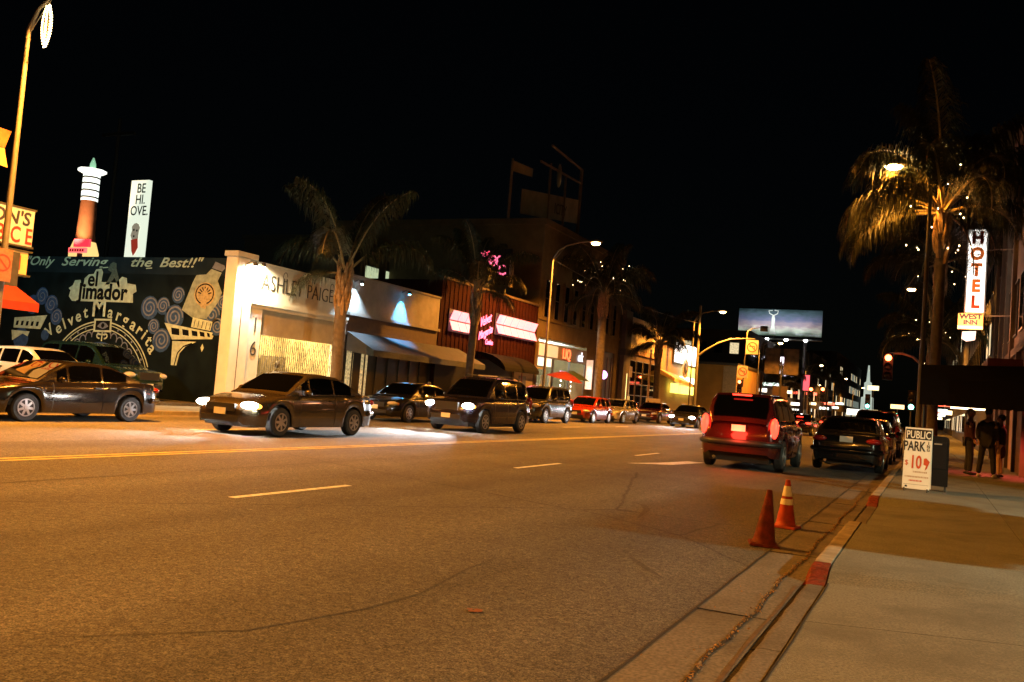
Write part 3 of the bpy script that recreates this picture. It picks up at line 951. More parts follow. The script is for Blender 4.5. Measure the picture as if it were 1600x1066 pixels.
for y, z, mcol, w, h in ((53.2, 2.6, 'signbox_lit', .9, .35), (54.6, 2.0, 'shop_poster_a', .5, 1.3), (56.0, 2.1, 'shop_poster_b', .45, 1.3), (58.6, 2.9, 'shop_poster_c', 1.6, .5), (52.5, 1.4, 'shop_poster_b', .4, .5)):
    mm = MATS.get(mcol) or mat(mcol, {'shop_poster_a': (.6, .55, .35), 'shop_poster_b': (.5, .6, .6), 'shop_poster_c': (.5, .25, .5)}[mcol], .5, var=.3, scale=4)
    box('poster', mm, tb, BX - .9, BX - .85, y - w / 2, y + w / 2, z - h / 2, z + h / 2)
m = MB()
for i in range(18):
    a = i * .35
    m.sph((BX - .3, 57.6 + 1.0 * math.cos(a), 2.1 + .95 * math.sin(a)), .05, .05, .05, 6, 4)
m.build('bulb_wreath', emi('bulb_white', (1, .85, .6), 4, sample=False), tb)
for i in range(3):
    box('shelf', mat('goods', (.3, .25, .2), .7, var=.9, scale=14), tb, BX - 3.9, BX - 3.4, 52 + i * 2.9, 54.2 + i * 2.9, .2, 2.2)
    box('tube_light', emi('tube_white', (.9, 1, .92), 6), tb, BX - 2.4, BX - 2.2, 52.2 + i * 2.9, 54.2 + i * 2.9, 4.8, 4.86)
lamp('POINT', tb, Vector((BX - 1.6, 56, 4.3)) - wloc(tb), 260, (.86, 1, .88), .4, name='shop_light')
box('side_sign', mat('sign_pale_lit', (.6, .5, .45), .5, emit=(1, .75, .6), es=.12, var=.2), tb, BX + .02, BX + .5, 60.5, 60.62, 2.0, 4.1)
MB().sph((BX + .3, 63.6, 3.2), .28, .28, .32).build('globe_light', emi('violet_globe', (.8, .35, 1), 1.2), tb, smooth=180)
box('door', M_dark, tb, BX - .2, BX - .1, 62.4, 66.6, .1, 5.0)
for i in range(5): box('door_rail', mat('rail_brown', (.12, .08, .05), .6), tb, BX - .1, BX - .04, 62.6 + i * .9, 62.75 + i * .9, .1, 4.6)

# rooftop billboard frame
t = thing('roof_billboard', 'unlit rooftop billboard with a bare frame above the ochre building', 'billboard', (-26, 57, 12.5))
M_bb = mat('billboard_dim', (.26, .22, .15), .8, var=.3, scale=.8)
bb0, bb1 = Vector((-25.2, 51.5, 0)), Vector((-26, 65.2, 0))


def bbp(s, z): p = bb0.lerp(bb1, s); return (p.x, p.y, z)


MB().add([bbp(0.12, 13.2), bbp(1, 15.0), bbp(1, 16.9), bbp(.12, 14.9)], [(0, 1, 2, 3)]).add([bbp(-.02, 15.6), bbp(.25, 16.1), bbp(.25, 16.7), bbp(-.02, 16.3)], [(0, 1, 2, 3)]).build('poster_face', M_bb, t)
text('lettering', 'ICITY', 1.15, mat('ink_dim', (.05, .035, .02), .8), t, (-25.62, 60.8, 14.75), (-.06, 1, .12), UPZ, extrude=.01)
fr = MB()
for a, b in (((-.02, 12.5), (-.02, 16.4)), ((1.02, 12.5), (1.02, 19.4)), ((.5, 19.3), (1.02, 19.4)), ((.35, 17.6), (1.02, 18.3)), ((.5, 12.5), (.5, 18.0)), ((.75, 12.5), (.75, 18.0))):
    fr.tube([bbp(*a), bbp(*b)], .14 if a[0] > 1 else .09, 6)
fr.build('frame', mat('frame_brown', (.16, .11, .06), .7), t)
MB().sph(bbp(.64, 17.6), .18, .18, .9).build('poster_figure', M_bb, t)

# ------------------------------------------------------------------ further far-side buildings
M_wallp = mat('panel_pale', (.42, .38, .32), .85, var=.12, scale=1.2)
t = thing('narrow_dark_front', 'narrow dark shopfront between the ochre building and the pale panel', 'building', (BX, 68.6, .12))
box('wall', M_blk, t, BX - 12, BX, 67.62, 70.0, .1, 9.6)
box('pilaster', mat('pil_brown', (.07, .05, .03), .8), t, BX, BX + .35, 68.0, 69.6, .1, 8.6)
box('pilaster_cap', M_blk, t, BX, BX + .5, 67.8, 69.8, 5.0, 5.5)
t = thing('pale_panel_shop', 'brown shop with a big pale blank panel over its front', 'building', (BX, 75, .12))
box('wall', mat('brown_front', (.075, .045, .028), .85, var=.25), t, BX - 12, BX, 70.02, 80.0, .1, 5.6)
box('sign_panel', M_wallp, t, BX - .3, BX + .12, 70.2, 79.8, 5.75, 8.3)
box('fascia', mat('fascia_orange', (.30, .16, .06), .7), t, BX - .1, BX + .2, 70.05, 79.95, 5.3, 5.7)
for i in range(5):
    f = box('shop_window', M_dark, t, BX, BX + .05, 70.6 + i * 1.9, 72.2 + i * 1.9, .9, 4.8)
    for k in range(4): box('pane', M_glass, f, BX + .05, BX + .056, 70.66 + i * 1.9, 72.14 + i * 1.9, .98 + k * .96, 1.86 + k * .96)
box('lit_notice', emi('notice_lit', (.7, .75, .25), .12), t, BX + .06, BX + .1, 70.2, 70.9, 1.2, 1.8)
box('neon_strip', emi('neon_yellowgreen', (1, .9, .35), .6), t, BX + .3, BX + .36, 69.0, 69.08, .8, 3.6)

t = thing('lit_sign_shop', 'shop with a blazing white sign box and yellow signs under a canopy', 'building', (BX, 86, .12))
M_wht_sign = emi('sign_white_hot', (1, .97, .88), 1.6)
M_ylw_sign = emi('sign_yellow_hot', (1, .88, .12), .75)
box('wall', mat('tan_wall', (.30, .21, .11), .8), t, BX - 12, BX, 80.02, 92.8, .1, 7.6)
box('sign_box', M_wht_sign, t, BX + .25, BX + .6, 83.6, 91.6, 5.5, 7.3)
box('sign_frame', M_dark, t, BX + .1, BX + .25, 83.5, 91.7, 5.4, 7.4)
MB().lathe([(.95, .0), (.95, .12), (.75, .12), (.75, .05)], 24, (BX + .7, 86.0, 5.0), 'x').build('round_emblem', mat('emblem_tan', (.35, .27, .15), .6), t)
MB().lathe([(.5, .05), (.5, .14), (.34, .14)], 24, (BX + .7, 86.0, 5.0), 'x').build('emblem_ring', mat('emblem_dark', (.05, .04, .03), .6), t)
MB().lathe([(.2, .05), (.2, .18)], 16, (BX + .7, 86.0, 5.0), 'x').build('emblem_hub', mat('emblem_tan', (.35, .27, .15), .6), t)
box('sign_box', M_ylw_sign, t, BX + .3, BX + .5, 88.2, 91.8, 4.3, 5.2)
box('sign_box', emi('sign_cream_hot', (1, .95, .6), 1.0), t, BX + .3, BX + .5, 85.6, 91.6, 3.6, 4.2)
box('sign_box', M_ylw_sign, t, BX + .3, BX + .55, 82.6, 84.6, 2.5, 3.4)
box('sign_box', M_ylw_sign, t, BX + .3, BX + .55, 85.6, 91.6, 2.5, 3.3)
m = MB().add([(BX, 79.0, 4.6), (BX, 86, 4.3), (BX + 1.6, 86, 3.5), (BX + 1.6, 79.0, 3.8), (BX, 79, 4.2), (BX, 86, 3.9), (BX + 1.6, 86, 3.2), (BX + 1.6, 79, 3.5)],
             [(0, 1, 2, 3), (7, 6, 5, 4), (0, 3, 7, 4), (3, 2, 6, 7), (2, 1, 5, 6)])
m.build('canopy', mat('canopy_cream', (.5, .36, .18), .7), t)
lamp('POINT', t, Vector((BX + 1.8, 88, 6.2)) - wloc(t), 120, (1, .85, .5), .4, name='sign_glow')

t = thing('yellow_wall_building', 'low building with ochre and cream painted end wall past the signal', 'building', (-24, 110, .12))
box('wall', mat('wall_ochre', (.42, .25, .06), .8, var=.15, scale=.8), t, -30, -20.9, 106.2, 122, .1, 6.5)
box('painted_panel', mat('wall_cream', (.5, .43, .3), .8), t, -22.4, -20.85, 106.1, 106.25, .1, 6.4)
box('roof_edge', M_dark, t, -30, -20.7, 106.0, 122, 6.5, 6.8)
block('far_dark_block', 'dark flat-roofed block rising behind the ochre painted wall', -40, -23, 124, 150, 12, M_blk, ('-y', '+x'), 0, (2, 5.5, 9), .08)
block('distant_low_shops', 'row of low shops beyond the lit billboard on the left', -34, BX, 152, 190, 7, M_blk, ('+x',), 0, (.6, 4.2), .45, 2.2, 1.8, 3.2)
block('distant_mid_block', 'mid-height block far down the left side of the street', -36, BX, 192, 240, 14, M_blk, ('+x', '-y'), 0, (1, 4.5, 8, 11), .3, 1.6, 1.8, 3)
block('distant_end_block', 'farthest dark block closing the left side of the street', -40, BX, 243, 330, 18, M_blk, ('+x', '-y'), 0, (1, 5, 9, 13), .3, 2.0, 2, 4)

# ------------------------------------------------------------------ lit billboard over the street, far left
def billboard_mat():
    m = bpy.data.materials.new('billboard_dusk_print')
    m.use_nodes = True
    nt = m.node_tree
    n = nt.nodes
    b = n['Principled BSDF']
    tc = n.new('ShaderNodeTexCoord')
    sp = n.new('ShaderNodeSeparateXYZ')
    nt.links.new(tc.outputs['Generated'], sp.inputs[0])
    r = n.new('ShaderNodeValToRGB')
    cr = r.color_ramp
    cr.elements[0].position = 0
    cr.elements[0].color = (.35, .50, .42, 1)
    cr.elements[1].position = 1
    cr.elements[1].color = (.03, .06, .07, 1)
    for p, c in ((.22, (.62, .62, .55, 1)), (.38, (.42, .30, .34, 1)), (.62, (.16, .17, .30, 1)), (.85, (.08, .13, .17, 1))):
        e = cr.elements.new(p)
        e.color = c
    nz = n.new('ShaderNodeTexNoise')
    nz.inputs['Scale'].default_value = 9
    nz.inputs['Detail'].default_value = 6
    nt.links.new(tc.outputs['Generated'], nz.inputs['Vector'])
    ad = n.new('ShaderNodeMath')
    ad.operation = 'MULTIPLY_ADD'
    ad.inputs[1].default_value = .5
    nt.links.new(nz.outputs[0], ad.inputs[0])
    su = n.new('ShaderNodeMath')
    su.operation = 'SUBTRACT'
    su.inputs[1].default_value = .25
    nt.links.new(sp.outputs[2], su.inputs[0])
    nt.links.new(su.outputs[0], ad.inputs[2])
    nt.links.new(ad.outputs[0], r.inputs[0])
    nt.links.new(r.outputs[0], b.inputs['Base Color'])
    b.inputs['Roughness'].default_value = .5
    return m


BY = 150.0
t = thing('lit_billboard', 'wide floodlit billboard with a dancer against a dusk sky', 'billboard', (-24, BY, 0))
box('poster_face', billboard_mat(), t, -29.7, -16.5, BY, BY + .3, 13.9, 18.2)
k = BY
M_dress = mat('print_white', (.85, .85, .8), .5, var=0)
MB().add([(-24.7, BY - .03, 14.1), (-23.6, BY - .03, 14.1), (-23.9, BY - .03, 15.6), (-23.85, BY - .03, 16.6), (-24.0, BY - .03, 17.3), (-24.3, BY - .03, 17.3), (-24.4, BY - .03, 16.6), (-24.35, BY - .03, 15.6)], [tuple(range(8))]).build('printed_figure', M_dress, t)
MB().ribbon([(-24.15, 17.2), (-24.75, 17.5), (-24.9, 17.95), (-24.3, 18.0)], .16, lambda u, v: (u, BY - .04, v)).build('printed_arm', M_dress, t)
MB().ribbon([(-24.05, 17.2), (-23.5, 17.5), (-23.4, 17.95), (-24.0, 18.05)], .16, lambda u, v: (u, BY - .04, v)).build('printed_arm', M_dress, t)
MB().ribbon([(-20.5, 14.25), (-16.6, 14.15)], .3, lambda u, v: (u, BY - .03, v)).build('printed_band', mat('print_pale', (.7, .8, .75), .5, var=.3, scale=2), t)
box('catwalk', M_dark, t, -29.9, -16.3, BY - 1.6, BY, 13.2, 13.35)
for x in (-27, -19): MB().tube([(x, BY + .6, 0), (x, BY + .6, 18)], .3, 10).build('mast', M_dark, t)
for i, x in enumerate((-27.6, -24.6, -21.6, -18.6)):
    MB().tube([(x, BY - .2, 13.3), (x, BY - 2.2, 13.1)], .05, 6).build('lamp_arm', M_dark, t)
    MB().sph((x, BY - 2.2, 13.1), .3, .2, .2, 8, 6).build('floodlight', emi('flood_white', (.9, 1, .95), 9, sample=False), t)
    lamp('SPOT', t, Vector((x, BY - 2.4, 13.0)) - wloc(t), 560, (.9, 1, .97), .2, rot=(R(150), 0, 0), size=100, blend=.5)
for a, (x, z, w, h, col) in enumerate(((-26.0, 10.2, 2.2, 1.8, (.95, .95, 1)), (-20.7, 8.6, 2.0, 3.0, (1, .85, 1)), (-24.2, 5.0, 1.8, 2.6, (1, .8, .35)), (-17.9, 6.4, .9, 2.4, (1, .1, .12)))):
    o = box('lit_sign', emi('far_sign_%d' % a, col, (.9, 1.1, .35, .4)[a]), None, x - w / 2, x + w / 2, 143 + a, 143.3 + a, z - h / 2, z + h / 2)
    o2 = o
    tag(o, ('white shopfront sign under the dancer billboard', 'tall pink-white lit sign right of the dancer billboard', 'amber lit panel low beneath the dancer billboard', 'narrow red lit sign far down the left side')[a], 'sign')
    box('sign_post', M_dark, o, x - .1, x + .1, 143.1 + a, 143.2 + a, 0, z - h / 2)

# ------------------------------------------------------------------ skyline at far left: floodlit tower and vertical advert
M_twr = mat('tower_brick', (.34, .13, .06), .8, var=.2, scale=.8)
M_twr_w = mat('tower_white', (.7, .72, .66), .7, var=.25, scale=1.5)
tx, ty = -112.2, 90.0
t = thing('floodlit_tower', 'floodlit red-brown tower with a self-glowing white crown beyond the mural', 'tower', (tx, ty, 0))
MB().lathe([(1.9, 0), (1.9, 15.5), (1.8, 16.5), (1.45, 18.2), (1.25, 19.5), (1.1, 24.2)], 20, (tx, ty, 0)).build('shaft', M_twr, t, smooth=40)
MB().lathe([(1.15, 24.2), (1.15, 28.1), (1.95, 28.5), (1.95, 28.8), (.4, 28.9)], 8, (tx, ty, 0)).build('crown', emi('tower_crown_glow', (.92, 1, .9), .42), t)  # floodlighting on the crown is put in as surface emission
m = MB()
for z in (24.6, 25.6, 26.6, 27.5): m.lathe([(1.22, z), (1.22, z + .22)], 8, (tx, ty, 0))
m.build('crown_band', mat('tower_dark_band', (.05, .06, .05), .7), t)  # dark rings around the crown
MB().lathe([(.45, 28.9), (.4, 29.7), (.1, 30.6)], 6, (tx, ty, 0)).build('finial', emi('finial_green_glow', (.4, .8, .5), .15), t, smooth=60)  # light on the finial is emission of its own surface
MB().lathe([(1.95, 15.0), (2.0, 16.6), (1.5, 18.2)], 20, (tx, ty, 0)).build('base_collar', emi('tower_gold_glow', (1, .66, .22), .28), t, smooth=40)  # golden light on the flared base, put in as emission
lamp('SPOT', t, (2.5, -6, 17), 2600, (1, .6, .28), .5, rot=(R(140), 0, 0), size=80)
t = thing('red_box_sign', 'glowing red boxed sign at the foot of the floodlit tower', 'sign', (-108.5, 87, 0))
box('sign_box', emi('red_box', (1, .04, .07), .30), t, -110.2, -107.2, 86.6, 87, 16.9, 18.0)
box('sign_box', emi('red_box_hot', (1, .10, .10), .55), t, -110.6, -107.2, 86.2, 86.5, 16.0, 16.7)
for i_ in range(6): box('sign_glyph', M_ink_red, t, -110.3 + i_ * .5, -109.98 + i_ * .5, 86.12, 86.16, 16.15, 16.5)
box('support', M_dark, t, -109.3, -108.7, 86.6, 87, 0, 16)
t = thing('vertical_advert', 'tall white vertical advert with a dog picture beyond the mural', 'billboard', (-102.3, 90, 0))
M_adv = mat('advert_white', (.8, .82, .74), .6, var=.05, scale=.3, emit=(.90, 1, .80), es=.23)
AX0, AX1 = -104.0, -100.6
box('advert_face', M_adv, t, AX0, AX1, 90, 90.6, 8, 27.0)
M_ink = mat('advert_ink', (.03, .06, .06), .7, var=0)
for s, z in (('BE', 25.2), ('HI.', 23.6), ('OVE.', 22.0)):
    text('lettering', s, 1.9, M_ink, t, (-101.9, 89.95, z), RX, UPZ, extrude=.01, fat=.02, sx=.85)
MB().add([(-102.2 + .85 * math.cos(i * .5) * (1.1 if i % 3 else .8), 89.93, 19.6 + 1.3 * math.sin(i * .5)) for i in range(13)], [tuple(range(13))]).build('printed_dog', mat('dog_tan', (.32, .30, .22), .8, var=.5, scale=1.5, emit=(.5, .45, .32), es=.12), t)
for i, (u, v) in enumerate(((-102.5, 19.9), (-101.9, 19.8), (-102.4, 19.0))):
    MB().add([(u + .16 * math.cos(a * .9), 89.91, v + .18 * math.sin(a * .9)) for a in range(7)], [tuple(range(7))]).build('printed_eye', M_ink, t)
MB().add([(-102.9, 89.92, 18.5), (-101.6, 89.92, 18.7), (-101.4, 89.92, 17.4), (-101.8, 89.92, 16.7), (-102.2, 89.92, 16.2), (-102.6, 89.92, 16.9)], [tuple(range(6))]).build('printed_scarf', mat('scarf_red', (.22, .02, .02), .8, emit=(1, .1, .05), es=.07), t)
t = thing('utility_pole', 'bare dark utility pole with crossarm behind the mural wall', 'utility pole', (-52, 43.5, 0))
MB().tube([(-52, 43.5, 0), (-52, 43.5, 18.2)], [.17, .12], 10).build('post', M_dark, t)
box('crossarm', M_dark, t, -53.5, -50.5, 43.4, 43.6, 17.0, 17.2)

# ------------------------------------------------------------------ near (right) side buildings
M_hot = mat('hotel_stucco', (.17, .125, .09), .88, var=.15, scale=1.8, bump=.2)
WX = 2.45
hb = thing('hotel_building', 'hotel building lining the right pavement behind the palms', 'building', (WX, 33, .13))
box('wall', M_hot, hb, WX, WX + 14, 22.2, 46.5, .05, 11.5)
box('parapet', M_hot, hb, WX - .12, WX + 14, 22.1, 46.6, 11.5, 12.0)
for i in range(9):
    y = 24.5 + i * 2.4
    for z in (4.6, 8.0):
        w = box('window', M_dark, hb, WX - .05, WX + .02, y - .06, y + 1.26, z, z + 1.9)
        box('pane', M_glass, w, WX - .056, WX - .05, y, y + 1.2, z + .06, z + 1.84)
for i in range(8):
    box('pilaster', M_hot, hb, WX - .14, WX, 23.2 + i * 3, 23.5 + i * 3, .13, 3.9 if i < 4 else 11.4)
box('string_course', M_hot, hb, WX - .1, WX + .01, 22.2, 46.5, 3.9, 4.15)
box('shopfront', M_black, hb, WX - .04, WX + .01, 22.4, 28.3, .13, 3.2)
box('shopfront', mat('front_rust', (.09, .035, .02), .7), hb, WX - .04, WX + .01, 30.2, 46, .13, 3.2)
box('doorway', mat('doorway_pale', (.5, .3, .2), .7, var=.1), hb, WX - .05, WX + .012, 33.6, 34.8, .13, 2.9)
box('awning', mat('awning_maroon', (.10, .012, .008), .8), hb, WX - 1.0, WX, 30.6, 33.2, 3.3, 3.55)
# dark walk-through canopy
t = thing('entrance_canopy', 'black canopy spanning the right pavement over the people', 'canopy', (1, 27, .13))
m = MB()
m.add([(-.3, 25.2, 2.02), (2.4, 25.2, 2.02), (2.4, 25.2, 2.62), (2.4, 25.7, 3.05), (-.3, 25.7, 2.95), (-.3, 25.2, 2.55), (-.3, 30.2, 2.02), (2.4, 30.2, 2.02), (2.4, 30.2, 3.05), (-.3, 30.2, 2.95)],
      [(0, 1, 2, 5), (5, 2, 3, 4), (4, 3, 8, 9), (0, 5, 4, 9, 6), (1, 7, 8, 3, 2), (6, 9, 8, 7)])
m.build('canopy_cloth', MATS['canopy_black'], t)
for i in range(9): MB().box(-.3 + i * .3, -.3 + i * .3 + .27, 25.18, 25.195, 1.9, 2.05).build('valance', MATS['canopy_black'], t)
for x in (-.2,):
    for y in (25.5, 29.6): MB().tube([(x, y, .13), (x, y, 2.4)], .035, 8).build('post', M_dark, t)
lamp('SPOT', t, Vector((1.9, 28.2, 2.0)) - wloc(t), 90, (1, .08, .06), .12, size=120, blend=.6, name='red_light')
MB().sph((1.9, 28.2, 2.03), .07, .07, .05).build('red_bulb', emi('red_bulb', (1, .08, .05), 8, sample=False), t, smooth=180)
# hotel blade sign
t = thing('hotel_sign', 'tall vertical white HOTEL sign with an orange WEST INN box below', 'sign', (WX, 36, 4.9))
M_hs = emi('hotel_white', (1, .97, .88), .62)
box('sign_panel', M_hs, t, .93, 1.50, 36, 36.35, 5.56, 8.55)
box('sign_frame', M_steel, t, .88, 1.55, 36.05, 36.30, 5.52, 8.60)
M_hl = emi('hotel_letter', (1, .22, .03), .12)
for i, ch in enumerate('HOTEL'):
    text('letter', ch, .60, mat('hotel_letter_red', (.32, .05, .01), .5, var=0) if ch in 'HL' else M_hl, t, (1.215, 35.985, 8.06 - i * .585), RX, UPZ, extrude=.01, fat=.032, sx=.9)
box('name_box', emi('west_inn_orange', (1, .42, .10), .34), t, .70, 1.50, 35.95, 36.35, 4.96, 5.5)
text('lettering', 'WEST', .25, M_ink_blue, t, (1.1, 35.94, 5.30), RX, UPZ, extrude=.004, fat=.014, sx=1.1)
text('lettering', 'INN', .23, M_ink_blue, t, (1.1, 35.94, 5.10), RX, UPZ, extrude=.004, fat=.014, sx=1.1)
box('neon_strip', emi('west_hot', (1, .42, .12), 1.6), t, .69, 1.5, 35.93, 35.945, 4.93, 5.05)
for z in (5.45, 7.85): MB().tube([(1.5, 36.2, z), (WX, 36.2, z + .03)], .03, 6).build('bracket', M_steel, t)
m = MB().prism([(.86, 4.85), (1.3, 4.88), (1.28, 4.56), (1.0, 4.50), (.84, 4.6)], 'y', 36.1, 36.2)
m.build('vacancy_board', emi('vacancy', (.9, .85, .8), .25), t)
lamp('POINT', t, Vector((1.1, 35.4, 5.2)) - wloc(t), 40, (1, .35, .15), .3, name='neon_glow')
block('right_long_block', 'long dark block on the right beyond the hotel', WX, 16, 47, 78, 11, M_blk, ('-x',), .05, (5, 8), .12)
block('right_tall_block', 'taller block far down the right side', WX, 18, 80, 130, 15, M_blk, ('-x', '-y'), .05, (1, 5, 9), .2)
block('right_distant_block', 'distant block on the right beyond the green signals', WX, 20, 135, 220, 13, M_blk, ('-x', '-y'), .05, (1, 5, 9), .3)
t = thing('dim_roof_billboard', 'dim unlit billboard high at the right edge', 'billboard', (5, 60, 11))
box('poster_face', mat('poster_dim', (.10, .11, .06), .8, var=.4, scale=1.2), t, 2.5, 8.5, 60, 60.25, 16.9, 19.6)
for x0, x1, z0, z1 in ((2.8, 4.6, 18.4, 19.3), (3.2, 5.6, 17.7, 18.0), (3.3, 5.6, 17.2, 17.5)):
    box('poster_block', mat('poster_dim2', (.2, .2, .13), .8, var=.5, scale=3), t, x0, x1, 59.98, 60, z0, z1)
for x in (3.5, 7.5): MB().tube([(x, 60.4, 10.5), (x, 60.4, 19)], .12, 8).build('post', M_dark, t)

# ------------------------------------------------------------------ street lamps
def street_lamp(label, x, y, arm, power=LAMP_W, hz=9.3, col=SODIUM, cone=152):
    s = 1 if arm > 0 else -1
    t = thing('street_lamp', label, 'street lamp', (x, y, .12), 0, 'sodium street lamps')
    MB().lathe([(.24, 0), (.24, .1), (.17, .16), (.15, .7), (.105, .8)], 14).build('base', M_pole, t, local=True, smooth=40)
    MB().tube([(0, 0, .75), (0, 0, hz - .5)], [.085, .05], 12).build('pole', M_pole, t, local=True, smooth=60)
    MB().tube([(0, 0, hz - .7), (0, 0, hz - .5), (arm * .12, 0, hz - .02), (arm * .35, 0, hz + .28), (arm * .7, 0, hz + .46), (arm, 0, hz + .5)], [.055, .055, .045, .04, .035, .03], 8).build('arm', M_pole, t, local=True, smooth=60)
    MB().tube([(0, 0, hz - .62), (arm * .3, 0, hz + .16)], .012, 6).build('brace', M_pole, t, local=True)
    h = MB().sph((arm + s * .2, 0, hz + .5), .42, .17, .12, 14, 8)
    h = h.build('lamp_head', M_steel, t, local=True, smooth=180)
    MB().sph((arm + s * .22, 0, hz + .42), .27, .15, .13, 14, 8).build('lens', M_sod_lens, h, local=True, smooth=180)
    lamp('SPOT', t, (arm + s * .22, 0, hz + .26), power, col, .14, size=cone, blend=.25)
    return t


FL = [(-19.0, 'beyond the left edge'), (13.5, ''), (45.6, ''), (78.6, ''), (112, ''), (157, ''), (205, ''), (258, '')]
labs_far = ['street lamp on the far kerb outside the left edge', 'street lamp with a pale pole beside the red awning', 'street lamp in front of the ochre building, brightest in view', 'street lamp behind the mast-arm signal', 'street lamp just past the cross street', 'street lamp to the right of the dancer billboard', 'street lamp on the left kerb, second from the far end', 'farthest street lamp on the left kerb']
for (y, _), lab in zip(FL, labs_far): street_lamp(lab, -19.45, y, 2.25, LAMP_W * (1.3 if y < 20 else 1) if y < 100 else LAMP_W * .5)
labs_near = ['street lamp on the near kerb behind the viewpoint', 'street lamp glowing through the nearest right palm crown', 'street lamp above the hotel side palms, second on the right', 'street lamp third along the right kerb', 'street lamp farthest along the right kerb']
for y, lab in zip((-3.2, 29.6, 57.5, 92, 128), labs_near):
    street_lamp(lab, -.35, y, -.85, LAMP_W * (.22 if y < 0 else (.20 if y < 40 else .35)), hz=8.75, cone=174)
# no-parking plate on the left lamp pole
t = thing('no_stopping_sign', 'small red prohibition plate strapped to the left lamp pole', 'sign', (-19.3, 13.5, 2.9))
box('plate', mat('plate_rust', (.22, .10, .07), .5, var=.3, scale=15), t, -19.32, -19.30, 13.15, 13.62, 3.0, 3.75)
MB().ribbon([(13.385 + .18 * math.cos(i * .35), 3.42 + .18 * math.sin(i * .35)) for i in range(19)], .04, lambda u, v: (-19.295, u, v)).build('ring', M_ink_red, t)
MB().ribbon([(13.26, 3.55), (13.51, 3.29)], .04, lambda u, v: (-19.294, u, v)).build('slash', M_ink_red, t)
box('back_plate', M_dark, t, -19.6, -19.58, 13.62, 14.0, 2.95, 3.75)
# holiday light ornament below the left lamp arm
t = thing('holiday_ornament', 'glowing wire holiday ornament hanging by the left lamp pole', 'ornament', (-18.85, 13.5, 8.5))
m = MB()
bm_ = MB()
for i in range(110):
    a = i * .9
    h = i / 110
    r_ = .10 * math.sin(PI * min(1, h * .92 + .06)) ** .7
    p = (-18.85 + r_ * math.cos(a), 13.5 + r_ * math.sin(a), 9.45 - h * 1.0)
    m.sph(p, .018, .018, .018, 6, 4)
    bm_.v.append(p)
MB().tube(bm_.v, .008, 4).build('wire', M_dark, t)
stuff(m.build('bulbs', emi('ornament_bulb', (1, .68, .28), 5, sample=False), t))
MB().tube([(-18.85, 13.5, 9.45), (-18.85, 13.5, 9.62)], .01, 4).build('hook', M_dark, t)

# ------------------------------------------------------------------ mast-arm signal and signs
M_sig_red = emi('signal_red', (1, .12, .03), 6, sample=False)
M_sig_grn = emi('signal_green', (.10, 1, .75), 12, sample=False)
M_sig_off = mat('signal_off', (.03, .02, .02), .3, var=0)


def signal_head(t, x, y, z, lit, s=1.0):
    h = MB().box(x - .18 * s, x + .18 * s, y, y + .25, z - .55 * s, z + .55 * s).build('signal_housing', M_black, t)
    for k, c in enumerate(('red', 'amber', 'green')):
        zz = z + (.36 - .36 * k) * s
        mm = M_sig_red if (c == lit == 'red') else M_sig_grn if (c == lit == 'green') else M_sig_off
        MB().lathe([(.13 * s, 0), (.12 * s, -.04), (.05 * s, -.06)], 12, (x, y, zz), 'y').build('lens', mm, h, smooth=60)
        v = MB()
        for i in range(9):
            a = PI * i / 8
            v.v += [(x + .15 * s * math.cos(a), y, zz + .15 * s * math.sin(a)), (x + .15 * s * math.cos(a), y - .22 * s, zz + .15 * s * math.sin(a))]
            if i: v.f.append((2 * i - 2, 2 * i, 2 * i + 1, 2 * i - 1))
        v.build('visor', M_black, h)
    if lit == 'red': lamp('POINT', t, Vector((x, y - .4, z + .36 * s)) - wloc(t), 14, (1, .12, .03), .1, name='signal_glow')


def turn_sign(t, x, y, z, s):
    box('plate', mat('sign_plate_white', (.28, .28, .30), .5, var=.05), t, x - .42 * s, x + .42 * s, y - .03, y, z - .5 * s, z + .5 * s)
    MB().ribbon([(x + .33 * s * math.cos(i * .3), z + .33 * s * math.sin(i * .3)) for i in range(22)], .07 * s, lambda u, v: (u, y - .036, v)).build('ring', M_ink_red, t)
    MB().ribbon([(x + .16 * s, z - .2 * s), (x + .16 * s, z + .05 * s), (x - .2 * s, z + .06 * s)], .06 * s, lambda u, v: (u, y - .038, v)).build('arrow', M_black, t)
    MB().ribbon([(x - .23 * s, z + .23 * s), (x + .23 * s, z - .23 * s)], .06 * s, lambda u, v: (u, y - .04, v)).build('slash', M_ink_red, t)


t = thing('mast_arm_signal', 'mast-arm traffic signal showing red with two no-left-turn plates', 'traffic signal', (-19.3, 80, .12))
MB().tube([(-19.3, 80, .12), (-19.3, 80, 10.5)], [.16, .10], 12).build('pole', M_pole, t, smooth=60)
MB().tube([(-19.3, 80, 5.9), (-18.6, 80, 6.5), (-17.5, 80, 7.2), (-16.4, 80, 7.6), (-15.0, 80, 7.7), (-14.3, 80, 7.7)], [.10, .09, .08, .07, .06, .05], 10).build('mast_arm', M_pole, t, smooth=60)
MB().tube([(-15.15, 80, 3.4), (-15.0, 80, 8.3), (-14.6, 80, 8.6), (-13.8, 80, 8.7)], [.06, .05, .04, .03], 8).build('hanger', M_pole, t, smooth=60)
box('camera_box', M_black, t, -13.9, -13.3, 79.8, 80.2, 8.4, 8.85)
turn_sign(t, -14.5, 79.9, 6.95, 1.25)
turn_sign(t, -15.2, 79.9, 4.75, 1.05)
signal_head(t, -15.4, 79.85, 3.45, 'red', 1.1)
t = thing('banner_pole', 'lamp post with twin vertical street banners left of the far signs', 'banner', (-17.6, 118, .12))
MB().tube([(-17.6, 118, .12), (-17.6, 118, 8.5)], .1, 8).build('post', M_dark, t)
for s in (-1, 1): box('banner_cloth', mat('banner_print', (.05, .034, .026), .8, var=.7, scale=1.6), t, -17.6 + s * .25, -17.6 + s * 2.1, 117.95, 118.0, 6.3, 9.6)
